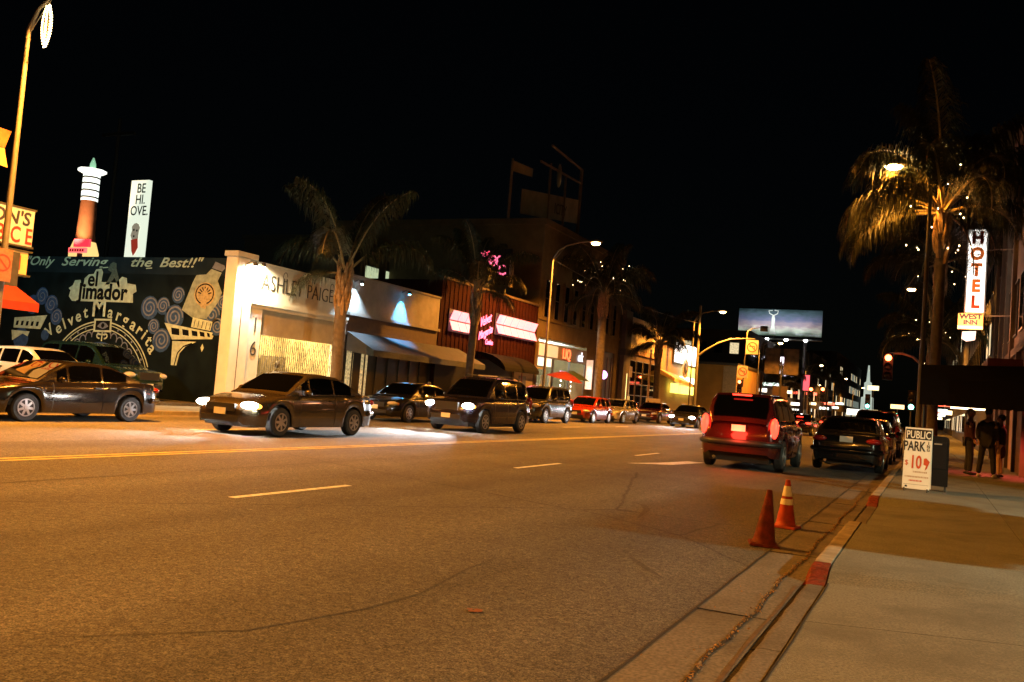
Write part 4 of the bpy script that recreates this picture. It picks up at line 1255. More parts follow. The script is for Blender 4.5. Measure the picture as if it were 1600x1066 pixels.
for s in (-1, 1): box('lower_plate', mat('plate_tan', (.05, .03, .02), .7), t, -17.6 + s * .1, -17.6 + s * .9, 117.9, 117.95, 2.2, 4.8)
for lab, x, y, z, s, c in [('green signal on the right kerb past the canopy', -1.55, 80, 3.25, 1.5, 'green'), ('green signal far off beside the bright spire', -6.69, 110, 3.5, 1.5, 'green'), ('left one of two red signals far down the street', -12.9, 110, 3.9, 1.5, 'red'), ('right one of two red signals far down the street', -11.6, 110, 4.0, 1.5, 'red')]:
    t = thing('traffic_signal', lab, 'traffic signal', (x, y, .12))
    MB().tube([(x, y + .3, .12), (x, y + .3, z)], .06, 8).build('post', M_dark, t)
    signal_head(t, x, y, z, c, s)
t = thing('arched_lamp_post', 'thin curved signal arm reaching out from the right kerb', 'street lamp', (-.35, 40, .13))
MB().tube([(-.25, 40, .13), (-.25, 40, 3.3), (-.4, 40, 3.75), (-.8, 40, 4.1), (-1.2, 40, 4.22), (-1.7, 40, 4.2)], [.09, .07, .06, .05, .05, .04], 8).build('pole', M_pole, t, smooth=60)
signal_head(t, -1.72, 39.9, 3.65, 'red', 1.0)
t = thing('glowing_spire', 'thin self-glowing greenish white spire far down the street', 'tower', (-20.2, 330, 0))
MB().lathe([(2.2, 0), (2.0, 9), (1.3, 9.2), (1.2, 14), (.6, 14.5), (.25, 20)], 10, (-20.2, 330, 0)).build('shaft', emi('spire_glow', (.85, 1, .85), .12), t)  # the shaft emits to look floodlit; no lamp lights it
for lab, x, y, w, h, z, c, s in [('white lit shop awning low at the street vanishing point', -16, 230, 5, 1.4, 3, (1, .95, .8), .8), ('small amber name sign on a far mast', -8.4, 150, 1.6, .7, 6.4, (1, .8, .4), .6),
                                 ('amber lit fascia far down the right kerb', -4.5, 140, 1.8, .6, 3.6, (1, .7, .3), .6), ('long warm tube light under the right canopies', 1.6, 45, 1.7, .07, 2.25, (1, .72, .4), 2.0)]:
    o = box('lit_sign', emi('fs_' + lab[:12], c, s), None, x - w / 2, x + w / 2, y, y + .3, z - h / 2, z + h / 2)
    tag(o, lab, 'sign')
    MB().tube([(x, y + .4, .13), (x, y + .4, z + h / 2)], .06, 6).build('post', M_dark, o)

# overhead cable strung along the far kerb
t = thing('overhead_cable', 'thin dark cable strung between lamp pole and signal mast', 'cable', (-19.4, 60, 8.6))
MB().tube([(-19.4, 45.6 + i * 3.44, 8.9 - .55 * math.sin(PI * i / 10)) for i in range(11)], .016, 5).build('span', M_dark, t)

cntr = {0: 0, 1: 0}
ORD = ['first', 'second', 'third', 'fourth', 'fifth', 'sixth', 'seventh', 'eighth', 'ninth', 'tenth', 'eleventh']
for i in range(16):
    y = 120 + i * 9
    x, z = ((BX + .6, 3.2 + (i * 7 % 5) * .6) if i % 3 else (1.6, 3.0 + (i % 4) * .5))
    w, h = .6 + (i * 5 % 4) * .35, .5 + (i * 3 % 3) * .4
    c = [(1, .8, .4), (1, .12, .06), (.8, 1, .85), (1, .9, .7)][i * 7 % 4]
    o = box('shop_sign', emi('glow_%d' % (i * 7 % 4), c, 1.1), None, x - w, x + w, y, y + .2, z - h / 2, z + h / 2)
    sd = 1 if i % 3 else 0
    tag(o, '%s lit shop sign, %s along the distant %s shops' % (['amber', 'red', 'mint', 'cream'][i * 7 % 4], ORD[cntr[sd]], 'left-hand' if sd else 'right-hand'), 'sign', 'far shop signs')
    cntr[sd] += 1
    box('bracket', M_dark, o, x - w if i % 3 == 0 else BX - .05, 2.5 if i % 3 == 0 else x - w, y + .05, y + .15, z - .05, z + .05)
# ------------------------------------------------------------------ palms
M_trunk = mat('palm_trunk', (.11, .085, .06), .9, var=.3, scale=5, bump=.5, bscale=14)
M_boot = mat('palm_boot', (.26, .17, .09), .85, var=.4, scale=9, bump=.4)
M_frond = mat('palm_leaf', (.034, .036, .013), .55, var=.45, scale=3, spec=.35)
M_rach = mat('palm_rachis', (.22, .17, .08), .6, var=.2)


def frond_mesh(e0, L, seed, droop):
    r_ = random.Random(seed)
    m = MB()
    n = 22
    pts = []
    p = Vector((.12, 0, 0))
    a = e0
    sw = r_.uniform(-.25, .25)
    for i in range(n + 1):
        pts.append(p.copy())
        a -= droop * (i / n) * 2 / n
        p = p + Vector((math.cos(a), sw * (i / n) ** 2, math.sin(a))) * (L / n)
    N = n * 7
    for i in range(3, N):
        t = i / N
        if t < .16: continue
        k = min(n - 1, int(t * n))
        b = pts[k].lerp(pts[k + 1], t * n - k)
        d = (pts[k + 1] - pts[k]).normalized()
        for s in (-1, 1):
            if r_.random() < .07: continue
            l = (.30 + .85 * math.sin(PI * min(1, t * .9 + .08)) ** .8) * r_.uniform(.65, 1.15) * (L / 3.6)
            out = (Vector((0, s, 0)) * r_.uniform(.5, 1) + d * r_.uniform(.3, .95) + Vector((0, 0, r_.uniform(-.35, .55)))).normalized()
            q1 = b + out * l * .34
            dn = (out * r_.uniform(.3, .6) + Vector((0, 0, -1)) * r_.uniform(.5, 1.2)).normalized()
            q2 = q1 + dn * l * .36
            q3 = q2 + (dn * .3 + Vector((r_.uniform(-.1, .1), r_.uniform(-.1, .1), -1))).normalized() * l * .36
            w = d * .015 * (L / 3.6) + Vector((0, 0, .006))
            m.add([b - w * .6, b + w * .6, q1 + w, q1 - w, q2 + w * .75, q2 - w * .75, q3], [(0, 1, 2, 3), (3, 2, 4, 5), (5, 4, 6)])
    me = m.mesh('frond', M_frond)
    me2 = MB().tube(pts, [.042 * (1 - .85 * i / n) + .006 for i in range(n + 1)], 5).mesh('rachis', M_rach, smooth=60)
    return me, me2


FR = {'up': [frond_mesh(R(78), 3.9, 1, 1.1), frond_mesh(R(66), 4.0, 2, 1.5)],
      'mid': [frond_mesh(R(52), 3.8, 3, 2.1), frond_mesh(R(40), 3.7, 4, 2.2)],
      'low': [frond_mesh(R(22), 3.4, 5, 2.0), frond_mesh(R(2), 3.0, 6, 1.5)]}


def palm(label, x, y, h, seed, scale=1.0, nup=5, nmid=8, nlow=6, lean=0.0, r0=.19, group='palms along the street', boots=16, z0=.12, gap=None, extra=()):
    r_ = random.Random(seed)
    t = thing('palm_tree', label, 'palm tree', (x, y, z0), 0, group)
    n = 34
    pts, rad = [], []
    for i in range(n + 1):
        k = i / n
        pts.append((lean * k * k, .1 * math.sin(k * 3 + seed) * k, h * k))
        rad.append(r0 * (1.25 - .45 * min(1, k * 5) if k < .2 else .8 + .12 * math.sin(k * 3)) * (1 + (.05 if i % 2 else 0)))
    MB().tube(pts, rad, 14).build('trunk', M_trunk, t, local=True, smooth=35)
    top = Vector(pts[-1])
    for i in range(boots):
        a = i * 2.399 + seed
        k = i / max(1, boots)
        rr = r0 * (.82 + .1 * (1 - k))
        z = h - 1.5 * (1 - k) + .15
        d = Vector((math.cos(a), math.sin(a), 0))
        b = Vector((top.x * .95, top.y, z)) + d * rr * .8
        MB().tube([b - Vector((0, 0, .28)), b + d * .05, b + d * .13 + Vector((0, 0, .3)), b + d * .12 + Vector((0, 0, .52))], [.075, .10, .055, .02], 6).build('leaf_base', M_boot, t, local=True, smooth=50)
    k = 0
    for kind, cnt in (('up', nup), ('mid', nmid), ('low', nlow)):
        for i in range(cnt):
            me, me2 = FR[kind][r_.randrange(2)]
            az = 2 * PI * (i + r_.uniform(-.3, .3)) / cnt + k * .7
            if gap and kind in gap[2] and gap[0] < math.degrees(az) % 360 < gap[1]: continue
            o = link('frond', me, t)
            o.location = top + Vector((0, 0, {'up': .25, 'mid': .15, 'low': .02}[kind]))
            o.rotation_euler = (r_.uniform(-.12, .12), r_.uniform(-.15, .15), az)
            s = scale * r_.uniform(.85, 1.12)
            o.scale = (s, s, s)
            q = link('rachis', me2, o)
        k += 1
    for az, sc_, kd in extra:
        me, me2 = FR[kd][int(az) % 2]
        o = link('frond', me, t)
        o.location = top + Vector((0, 0, .05))
        o.rotation_euler = (r_.uniform(-.1, .1), 0, R(az))
        o.scale = (sc_, sc_, sc_)
        link('rachis', me2, o)
    return t


palm('palm with a pale shaggy trunk in front of the white boutique', -20.2, 27.6, 5.2, 3, 1.05, 4, 3, 1, boots=26, r0=.24)
palm('slim palm standing before the pink-windowed cantina', -20.2, 38.2, 5.9, 5, .85, 6, 4, 1, r0=.20, boots=14)
palm('tall palm with lit crown beside the brightest lamp', -20.2, 56.6, 8.2, 8, 1.1, 3, 8, 9, r0=.30, boots=34)
palm('dark palm against the pale panel shop', -20.2, 70.6, 6.0, 9, 1.0, 4, 9, 8, r0=.26)
palm('large palm on the right pavement with drooping lit fronds', .02, 30.6, 7.9, 12, 1.15, 5, 10, 9, r0=.17, gap=(150, 235, ('up', 'mid')), extra=((158, 1.1, 'low'), (181, 1.15, 'low'), (204, 1.05, 'low'), (228, 1.1, 'low'), (170, .95, 'low'), (135, 1.1, 'mid'), (232, 1.1, 'mid')), z0=.13)
palm('second palm on the right, behind the hotel sign', .05, 42.5, 8.2, 14, 1.0, 4, 8, 8, z0=.13)
palm('third palm on the right, low crown over the far lights', -.1, 51, 5.6, 17, .9, 4, 8, 8, z0=.13)
palm('palm beyond the cross street on the left', -21.2, 125, 6.5, 21, 1.1, 4, 8, 7)
palm('farther left palm below the dancer billboard', -20.2, 136, 5.6, 23, 1.1, 4, 8, 7)
palm('far left palm near the red signals', -20.2, 168, 8.5, 26, 1.2, 4, 8, 7)
palm('farthest left palm near the spire', -20.2, 200, 9.5, 29, 1.2, 4, 8, 7)

M_fairy = emi('fairy_bulb', (1, .66, .30), 5, sample=False)


def fairy(label, c, rx, ry, rz, n, seed):
    r_ = random.Random(seed)
    t = thing('string_lights', label, 'string lights', c, 0, 'string lights in the palms')
    m = MB()
    ps = []
    for i in range(n):
        a = i * 1.1 + r_.uniform(-.5, .5)
        q = r_.uniform(.25, 1)
        ps.append((rx * q * math.cos(a), ry * q * math.sin(a), rz * r_.uniform(-1, .8)))
    for p in ps: m.sph(p, .02, .02, .026, 6, 4)
    m.build('bulbs', M_fairy, t, local=True)
    MB().tube(ps, .004, 3).build('wire', M_black, t, local=True)


fairy('warm string lights in the largest right palm crown', (-.1, 30.2, 8.3), 1.5, 1.2, 1.5, 24, 1)
fairy('warm string lights in the second right palm', (.05, 42.3, 8.6), 1.3, 1.3, 1.2, 18, 2)
fairy('warm string lights in the third right palm', (-.1, 50.8, 6.2), 1.2, 1.2, .9, 14, 3)
fairy('warm string lights in the palm beside the brightest lamp', (-20.2, 56.2, 9.7), 2.4, 2.4, 1.0, 26, 4)

# ------------------------------------------------------------------ vehicles
def interp(tab, x):
    if x <= tab[0][0]: return tab[0][1]
    for (a, u), (b, v) in zip(tab[:-1], tab[1:]):
        if x <= b:
            t = (x - a) / (b - a)
            return u + (v - u) * t
    return tab[-1][1]


KIND = {
    'sedan': dict(L=4.7, W=1.80, H=1.44, wb=2.72, wr=.325, bot=.21,
                  top=[(-2.35, .72), (-2.3, .86), (-2.2, .965), (-1.95, 1.0), (-1.5, 1.0), (-.4, .965), (.95, .93), (1.5, .86), (2.0, .76), (2.22, .69), (2.35, .56)],
                  roof=[(-1.85, .98), (-1.72, 1.03), (-1.2, 1.28), (-.85, 1.40), (-.3, 1.44), (.1, 1.435), (.35, 1.38), (.7, 1.2), (1.08, .96), (1.2, .92)],
                  win=[(-1.28, -.62), (-.55, .30), (.37, .62)], wsx=(.38, 1.04), rwx=(-1.66, -.95)),
    'suv': dict(L=4.75, W=1.90, H=1.80, wb=2.75, wr=.37, bot=.30,
                top=[(-2.37, .85), (-2.33, 1.0), (-2.2, 1.12), (-.5, 1.11), (1.0, 1.10), (1.6, 1.06), (2.05, .98), (2.28, .88), (2.37, .66)],
                roof=[(-2.36, 1.10), (-2.25, 1.35), (-2.05, 1.70), (-1.8, 1.78), (-.6, 1.81), (.1, 1.79), (.4, 1.70), (.8, 1.40), (1.12, 1.13), (1.2, 1.09)],
                win=[(-1.95, -1.2), (-1.08, -.25), (-.17, .62)], wsx=(.42, 1.1), rwx=(-2.31, -2.02)),
    'hatch': dict(L=4.3, W=1.76, H=1.48, wb=2.6, wr=.32, bot=.22,
                  top=[(-2.15, .72), (-2.1, .88), (-2.0, .98), (-.4, .95), (.9, .93), (1.4, .87), (1.85, .77), (2.05, .69), (2.15, .56)],
                  roof=[(-2.12, .95), (-2.02, 1.08), (-1.7, 1.34), (-1.4, 1.44), (-.4, 1.48), (.05, 1.465), (.3, 1.40), (.65, 1.2), (1.0, .96), (1.15, .92)],
                  win=[(-1.55, -.95), (-.86, -.1), (-.02, .58)], wsx=(.33, .97), rwx=(-2.02, -1.55)),
}
CAR_CACHE = {}


def paint(name, col, metal=.45, rough=.22):
    return mat('paint_' + name, col, rough, metal=metal, var=.04, scale=2, coat=.8, spec=.5)


M_head_off = mat('headlight_off', (.55, .52, .46), .12, var=0, metal=.3)
M_head_on = emi('headlight_on', (1, .96, .88), 45, sample=False)
M_amber = emi('amber_marker', (1, .45, .05), 1.2, sample=False)
M_tail_off = mat('tail_off', (.22, .012, .012), .2, var=0)
M_tail_on = emi('tail_on', (1, .03, .015), 1.6, sample=False)
M_plate = mat('plate', (.62, .6, .55), .5, var=.1)
M_trim = mat('trim_black', (.015, .015, .015), .45, var=0)


def car_geo(kind):
    if kind in CAR_CACHE: return CAR_CACHE[kind]
    K = KIND[kind]
    L, W, wb, wr, bot = K['L'], K['W'], K['wb'], K['wr'], K['bot']
    hw = W / 2
    wtab = [(-L / 2, hw * .74), (-L / 2 + .06, hw * .84), (-L / 2 + .2, hw * .93), (-L / 2 + .6, hw * .985), (0, hw), (L / 2 - .75, hw * .985), (L / 2 - .3, hw * .90), (L / 2 - .1, hw * .78), (L / 2, hw * .62)]
    arch = wr + .075
    axles = (-wb / 2 - .04, wb / 2 + .02)

    def zl(x):
        z = bot + (.10 if abs(x) > L / 2 - .05 else .03 if abs(x) > L / 2 - .4 else 0)
        for a in axles:
            d = abs(x - a)
            if d < arch: z = max(z, wr + math.sqrt(arch * arch - d * d) * 1.0 - .01)
        return z
    T = [(0, .955), (.18, .985), (.42, 1.0), (.62, .995), (.80, .975), (.93, .945), (1.0, .90)]

    def side(x, t):
        w = interp(wtab, x)
        a, b = zl(x), interp(K['top'], x)
        return (w * interp(T, t), a + (b - a) * t)
    xs = sorted(set([round(-L / 2 + L * i / 78, 4) for i in range(79)] + [round(a + s * arch, 4) for a in axles for s in (-.999, .999, -.92, .92)]))
    body = MB()
    ring = None
    for x in xs:
        zt = interp(K['top'], x)
        w = interp(wtab, x)
        half = [(*side(x, t),) for t, _ in T] + [(w * .80, zt + .012), (w * .45, zt + .03), (0, zt + .036)]
        pts = half + [(-y, z) for y, z in reversed(half[:-1])]
        n = len(pts)
        o = len(body.v)
        body.v += [(x, y, z) for y, z in pts]
        if ring is not None:
            for k in range(n - 1): body.f.append((ring + k, ring + k + 1, o + k + 1, o + k))
        else:
            body.f.append(tuple(range(o, o + n)))
        ring = o
    body.f.append(tuple(reversed(range(ring, ring + n))))
    # cabin
    rt = K['roof']

    def belt(x): return interp(K['top'], x) - .03

    def cab(x, t):
        zb, zr = belt(x), interp(rt, x)
        y0 = interp(wtab, x) * .905
        H = K['H'] - zb
        z = zb + (zr - zb) * t
        f = (z - zb) / H
        return (y0 * (1 - .20 * max(0, f) ** 1.25), z)
    cabin = MB()
    xa, xb = rt[0][0], rt[-1][0]
    cx_ = sorted(set([round(xa + (xb - xa) * i / 44, 4) for i in range(45)] + [r_[0] for r_ in rt]))
    ring = None
    for x in cx_:
        zr = interp(rt, x)
        half = [cab(x, t) for t in (0, .25, .5, .75, .9)]
        ye = cab(x, 1)[0]
        half += [(ye * .955, zr - .012 * min(1, (zr - belt(x)) * 4)), (ye * .86, zr + .004), (ye * .5, zr + .016), (0, zr + .02)]
        pts = half + [(-y, z) for y, z in reversed(half[:-1])]
        n = len(pts)
        o = len(cabin.v)
        cabin.v += [(x, y, z) for y, z in pts]
        if ring is not None:
            for k in range(n - 1): cabin.f.append((ring + k, ring + k + 1, o + k + 1, o + k))
        ring = o
    parts = {}
    parts['body'] = body
    parts['cabin'] = cabin
    # glass

    def screen(x0, x1):
        m = MB()
        N, Mm = 8, 8
        for i in range(N + 1):
            x = x0 + (x1 - x0) * i / N
            zr = interp(rt, x)
            dz = (interp(rt, x + .02) - interp(rt, x - .02)) / .04
            nl = math.hypot(dz, 1)
            ye = cab(x, 1)[0] * .87
            for k in range(Mm + 1):
                s = -1 + 2 * k / Mm
                m.v.append((x - dz / nl * .012, ye * s, zr + .006 + .016 * (1 - s * s) + .012 / nl))
        for i in range(N):
            for k in range(Mm):
                a = i * (Mm + 1) + k
                m.f.append((a, a + 1, a + Mm + 2, a + Mm + 1))
        return m
    parts['windshield'] = screen(*K['wsx'])
    parts['rear_window'] = screen(*K['rwx'])
    wins = []
    for s in (-1, 1):
        for a, b in K['win']:
            m = MB()
            N, Mm = 10, 5
            for i in range(N + 1):
                x = a + (b - a) * i / N
                for k in range(Mm + 1):
                    t = .10 + .74 * k / Mm
                    y, z = cab(x, t)
                    m.v.append((x, s * (y + .007), z))
            for i in range(N):
                for k in range(Mm):
                    q = i * (Mm + 1) + k
                    m.f.append((q, q + 1, q + Mm + 2, q + Mm + 1))
            wins.append(m)
    parts['wins'] = wins
    seams = MB()
    hand = []
    for s in (-1, 1):
        for x in (K['win'][2][1] + .12, K['win'][1][0] - .03 if kind != 'hatch' else -.9, K['win'][1][1] + .03 if kind != 'sedan' else -.58):
            pts = [side(x, t) for t in (.06, .2, .4, .6, .8, .93, .99)]
            for (y0, z0), (y1, z1) in zip(pts[:-1], pts[1:]):
                seams.add([(x - .006, s * (y0 + .003), z0), (x + .006, s * (y0 + .003), z0), (x + .006, s * (y1 + .003), z1), (x - .006, s * (y1 + .003), z1)], [(0, 1, 2, 3)])
        for x in (K['win'][1][0] + .12, K['win'][0][0] + .45):
            y, z = side(x, .82)
            hand.append(MB().box(x - .10, x + .10, s * (y - .01), s * (y + .03), z - .018, z + .018))
    parts['seam'] = seams
    parts['handles'] = hand
    parts['side'] = side
    parts['axles'] = axles
    tyre = MB().lathe([(wr * .62, -.10), (wr * .9, -.105), (wr, -.075), (wr, .075), (wr * .9, .105), (wr * .62, .10)], 28, (0, 0, 0), 'y', caps=False)
    tyre.f += [tuple(range(28)), tuple(range(5 * 28, 6 * 28))]
    rim = MB().lathe([(wr * .64, .09), (wr * .62, .112), (wr * .56, .112), (wr * .54, .085)], 28, (0, 0, 0), 'y', caps=False)
    for i in range(7):
        a = 2 * PI * i / 7
        c_, s_ = math.cos(a), math.sin(a)
        u, v = (-s_, c_), (c_, s_)
        w = .032
        rim.add([(v[0] * .03 + u[0] * w, .112, v[1] * .03 + u[1] * w), (v[0] * .03 - u[0] * w, .112, v[1] * .03 - u[1] * w), (v[0] * wr * .58 - u[0] * w * .8, .104, v[1] * wr * .58 - u[1] * w * .8), (v[0] * wr * .58 + u[0] * w * .8, .104, v[1] * wr * .58 + u[1] * w * .8)], [(0, 1, 2, 3)])
    rim.lathe([(.055, .10), (.05, .118), (.01, .12)], 12, (0, 0, 0), 'y')
    parts['tyre'] = tyre.mesh('tyre', M_rubber, smooth=40)
    parts['rim'] = rim.mesh('rim', M_alloy, smooth=40)
    for k_, mm, sm in (('windshield', M_glass, 180), ('rear_window', M_glass, 180), ('seam', M_trim, None)):
        parts[k_] = parts[k_].mesh(k_, mm, smooth=sm)
    parts['wins'] = [w.mesh('side_window', M_glass, smooth=180) for w in parts['wins']]
    parts['handles'] = [w.mesh('door_handle', M_trim) for w in parts['handles']]
    CAR_CACHE[kind] = parts
    return parts


def car(name, label, cat, kind, x, y, heading, pm, lights='', group='cars on the street', z=0.0, plate=True, rack=False, beam=1.0, tailw=1.0):
    K = KIND[kind]
    g = car_geo(kind)
    L, W, wr = K['L'], K['W'], K['wr']
    hw = W / 2
    t = thing(name, label, cat, (x, y, z), heading, group)
    link('body', g['body'].mesh('body', pm, smooth=38), t)
    cb = link('roof', g['cabin'].mesh('roof', pm, smooth=42), t)
    link('windshield', g['windshield'], t)
    link('rear_window', g['rear_window'], t)
    for w in g['wins']: link('side_window', w, t)
    link('door_seam', g['seam'], t)
    for h in g['handles']: link('door_handle', h, t)
    for ax in g['axles']:
        for s in (-1, 1):
            w = bpy.data.objects.new('wheel', None)
            C.objects.link(w)
            w.parent = t
            w.location = (ax, s * (hw - .12), wr)
            w.rotation_euler = (0, rnd.random() * 3, 0 if s > 0 else PI)
            w.empty_display_size = .1
            link('tyre', g['tyre'], w)
            link('rim', g['rim'], w)
    box('underbody', M_trim, t, -L / 2 + .25, L / 2 - .25, -hw + .26, hw - .26, .19, .62, local=True)
    for a in g['axles']: box('wheel_well', M_trim, t, a - wr - .05, a + wr + .05, -hw + .1, hw - .1, wr + .05, wr + .2, local=True)
    sv = kind == 'suv'
    hz = .84 if sv else .66
    for s in (-1, 1):
        on_ = 'h' in lights
        hl = MB().sph((L / 2 - .20, s * (hw * .70), hz), .19, .20, .105 if sv else .085, 14, 8).build('headlight', M_head_on if on_ else M_head_off, t, local=True, smooth=180)
        MB().sph((L / 2 - .30, s * (hw * .86), hz - .01), .10, .07, .055, 10, 6).build('indicator', M_amber if on_ else mat('amber_off', (.4, .16, .03), .25, var=0), t, local=True, smooth=180)
        on_ = 't' in lights or 'h' in lights
        tm = M_tail_on if 't' in lights else M_tail_off
        if sv: MB().sph((-L / 2 + .10, s * hw * .84, 1.02), .10, .10, .24, 12, 8).build('tail_light', tm, t, local=True, smooth=180)
        else: MB().sph((-L / 2 + .13, s * hw * .72, .83), .15, .21, .085, 14, 8).build('tail_light', tm, t, local=True, smooth=180)
        MB().sph((K['win'][2][1] + .02, s * (hw + .08), (1.16 if sv else 1.0)), .07, .11, .075, 10, 6).build('wing_mirror', pm, t, local=True, smooth=180)
    if 't' in lights:
        xr, zr = (-L / 2 + .30, 1.735) if sv else (-1.30, 1.245)
        box('high_brake_light', M_tail_on, t, xr - .10, xr - .06, -.22, .22, zr, zr + .035, local=True)
        lamp('POINT', t, (-L / 2 - .25, 0, .85), 8 * tailw, (1, .06, .03), .25, name='tail_glow')
    box('grille', M_trim, t, L / 2 - .09, L / 2 + .012, -.40, .40, hz - .14, hz + (.10 if sv else .02), local=True)
    box('air_intake', M_trim, t, L / 2 - .09, L / 2 + .014, -.52, .52, .30 if not sv else .40, .42 if not sv else .55, local=True)
    MB().tube([(-L / 2 + .35, -hw * .95, .56 if not sv else .64), (-L / 2 + .04, -hw * .83, .56 if not sv else .64), (-L / 2 - .02, -hw * .5, .56 if not sv else .64), (-L / 2 - .025, hw * .5, .56 if not sv else .64), (-L / 2 + .04, hw * .83, .56 if not sv else .64), (-L / 2 + .35, hw * .95, .56 if not sv else .64)], .075, 8).build('rear_bumper', pm if not sv else M_trim, t, local=True, smooth=60)
    box('number_plate', M_plate, t, -L / 2 - .012, -L / 2 + .01, -.16, .16, .78 if not sv else .9, .93 if not sv else 1.05, local=True)
    if plate: box('number_plate', M_plate, t, L / 2 + .014, L / 2 + .024, -.16, .16, .44, .58, local=True)
    MB().tube([(-L / 2 - .04, hw * .55, .27), (-L / 2 + .2, hw * .55, .27)], .04, 10).build('exhaust', M_chrome, t, local=True, smooth=60)
    if rack:
        for s in (-1, 1): MB().tube([(-1.6, s * .62, 1.80), (-1.4, s * .62, 1.88), (.0, s * .62, 1.89), (.2, s * .62, 1.81)], .022, 6).build('roof_rail', M_trim, t, local=True)
        box('roof_bar', M_steel, t, -.9, -.8, -.6, .6, 1.87, 1.91, local=True)
    if 'h' in lights:
        for s in (-1, 1):
            lamp('SPOT', t, (L / 2 + .06, s * hw * .66, hz), 330 * beam, (.88, .95, 1.0), .07, rot=(0, R(-83), 0), size=56, blend=1.0, name='headlamp_beam')
    return t


N_, S_ = PI / 2, -PI / 2     # heading away from / towards the viewpoint
P_black = paint('black', (.012, .012, .013))
P_dkgrey = paint('charcoal', (.035, .035, .038))
P_bronze = paint('bronze', (.016, .012, .009))
P_beige = paint('champagne', (.05, .038, .024))
P_navy = paint('midnight', (.02, .018, .035))
P_orange = paint('orange_red', (.24, .018, .008), .1)
P_silver = paint('silver', (.45, .43, .40), .6)
P_white = paint('pearl', (.68, .68, .64), .05)
P_green = paint('dark_green', (.012, .035, .03))
P_maroon = paint('maroon', (.07, .008, .008))

PG = 'cars parked along the far kerb'
p1 = car('parked_car', 'dark brown sedan, first at the far kerb below the mural', 'car', 'sedan', -17.75, 13.9, S_, P_bronze, group=PG)
p1.scale = (.96, .97, .90)
car('parked_car', 'black sedan with a pale plate parked before the long dark awning', 'car', 'sedan', -17.9, 29.2, S_, P_black, group=PG)
car('parked_car', 'dark grey SUV parked behind the black sedan, near the lamp pole', 'car', 'suv', -17.9, 41.8, S_, P_dkgrey, group=PG)
car('parked_car', 'orange-red hatchback parked under the red umbrella', 'car', 'hatch', -17.95, 48.9, S_, P_orange, group=PG)
car('parked_car', 'silver hatchback parked just past the orange-red one', 'car', 'hatch', -17.95, 54.3, S_, P_silver, group=PG)
car('parked_car', 'maroon sedan parked in front of the pale panel shop', 'car', 'sedan', -17.95, 62.5, S_, P_maroon, group=PG)
LG = 'cars in the lot under the mural'
car('lot_car', 'white hatchback in the lot, nose towards the street', 'car', 'hatch', -25.3, 19.2, 0, P_white, group=LG, z=.14)
car('lot_car', 'dark green SUV in the lot between white car and mural', 'car', 'suv', -25.9, 21.9, 0, P_green, group=LG, z=.14)
TG = 'cars driving towards the viewpoint'
car('moving_car', 'dark bronze sedan driving with headlights on, below the bottle mural', 'car', 'sedan', -13.9, 17.3, S_, P_beige, 'h', TG, beam=.9)
car('moving_car', 'midnight SUV with roof bars and glaring headlights, mid street', 'car', 'suv', -13.9, 27.3, S_, P_navy, 'h', TG, rack=True, beam=3.0)
car('moving_car', 'dark sedan with headlights on before the white sign box', 'car', 'sedan', -14.2, 58.0, S_, P_dkgrey, 'h', TG, beam=1.2)
car('moving_car', 'oncoming car with headlights turning in beyond the parked row, right one', 'car', 'sedan', -4.9, 112, S_, P_black, 'h', TG, beam=.5)
car('moving_car', 'oncoming car with headlights turning in beyond the parked row, left one', 'car', 'suv', -7.2, 118, S_, P_black, 'h', TG, beam=.5)
car('moving_car', 'distant oncoming car with headlights under the red signals', 'car', 'sedan', -13.2, 150, S_, P_black, 'h', TG, beam=.5)
AG = 'cars driving away'
car('moving_car', 'dark maroon SUV driving away with red tail lights, left of the cones', 'car', 'suv', -4.05, 23.6, N_, P_maroon, 't', AG, tailw=2.0)
car('moving_car', 'far sedan with three red brake lights, right of the signal', 'car', 'sedan', -8.2, 66, N_, P_black, 't', AG)
car('moving_car', 'farthest car with red tail lights in the left lane', 'car', 'sedan', -9.2, 96, N_, P_maroon, 't', AG)
car('moving_car', 'far car with red tail lights, just left of the black parked sedan', 'car', 'sedan', -6.0, 84, N_, P_black, 't', AG)
car('moving_car', 'distant car with red tail lights below the red signals', 'car', 'sedan', -9.4, 128, N_, P_black, 't', AG)
RG = 'cars parked along the near kerb'
car('parked_car', 'black sedan parked at the near kerb behind the parking board', 'car', 'sedan', -1.98, 27.3, N_, P_black, group=RG)
car('parked_car', 'dark grey sedan parked at the near kerb, ahead of the black one', 'car', 'sedan', -1.98, 33.4, N_, P_dkgrey, group=RG)
car('parked_car', 'charcoal SUV farthest along the near kerb', 'car', 'suv', -1.98, 40.2, N_, P_dkgrey, group=RG)

# unseen booth added to cast the pavement shadow; floodlight in the car park
t = thing('shadow_booth', 'unseen booth added in the car park to shade the right pavement', 'booth', (5, 12.2, 0))
box('wall', M_hot, t, 4.5, 5.6, 10.9, 13.6, .0, 2.6)
box('roof', M_dark, t, 4.35, 5.75, 10.75, 13.75, 2.6, 2.72)
box('door', M_dark, t, 4.47, 4.5, 11.7, 12.5, .02, 2.05)
box('window', M_glass, t, 4.8, 5.4, 10.87, 10.9, 1.1, 1.9)
t = thing('lot_floodlight', 'floodlight on a post lighting the car park entrance', 'floodlight', (10, 11.7, 0))
MB().tube([(0, 0, 0), (0, 0, 4.5)], [.08, .05], 10).build('post', M_pole, t, local=True)
box('housing', M_dark, t, -.15, .3, -.25, .25, 4.45, 4.75, local=True)
box('lens', MATS['mercury_lens'], t, -.17, -.15, -.2, .2, 4.48, 4.72, local=True)
lamp('SPOT', t, (-.25, 0, 4.6), LOT_W, (.88, 1.0, .66), .06, rot=(0, R(58), 0), size=124, blend=.6)

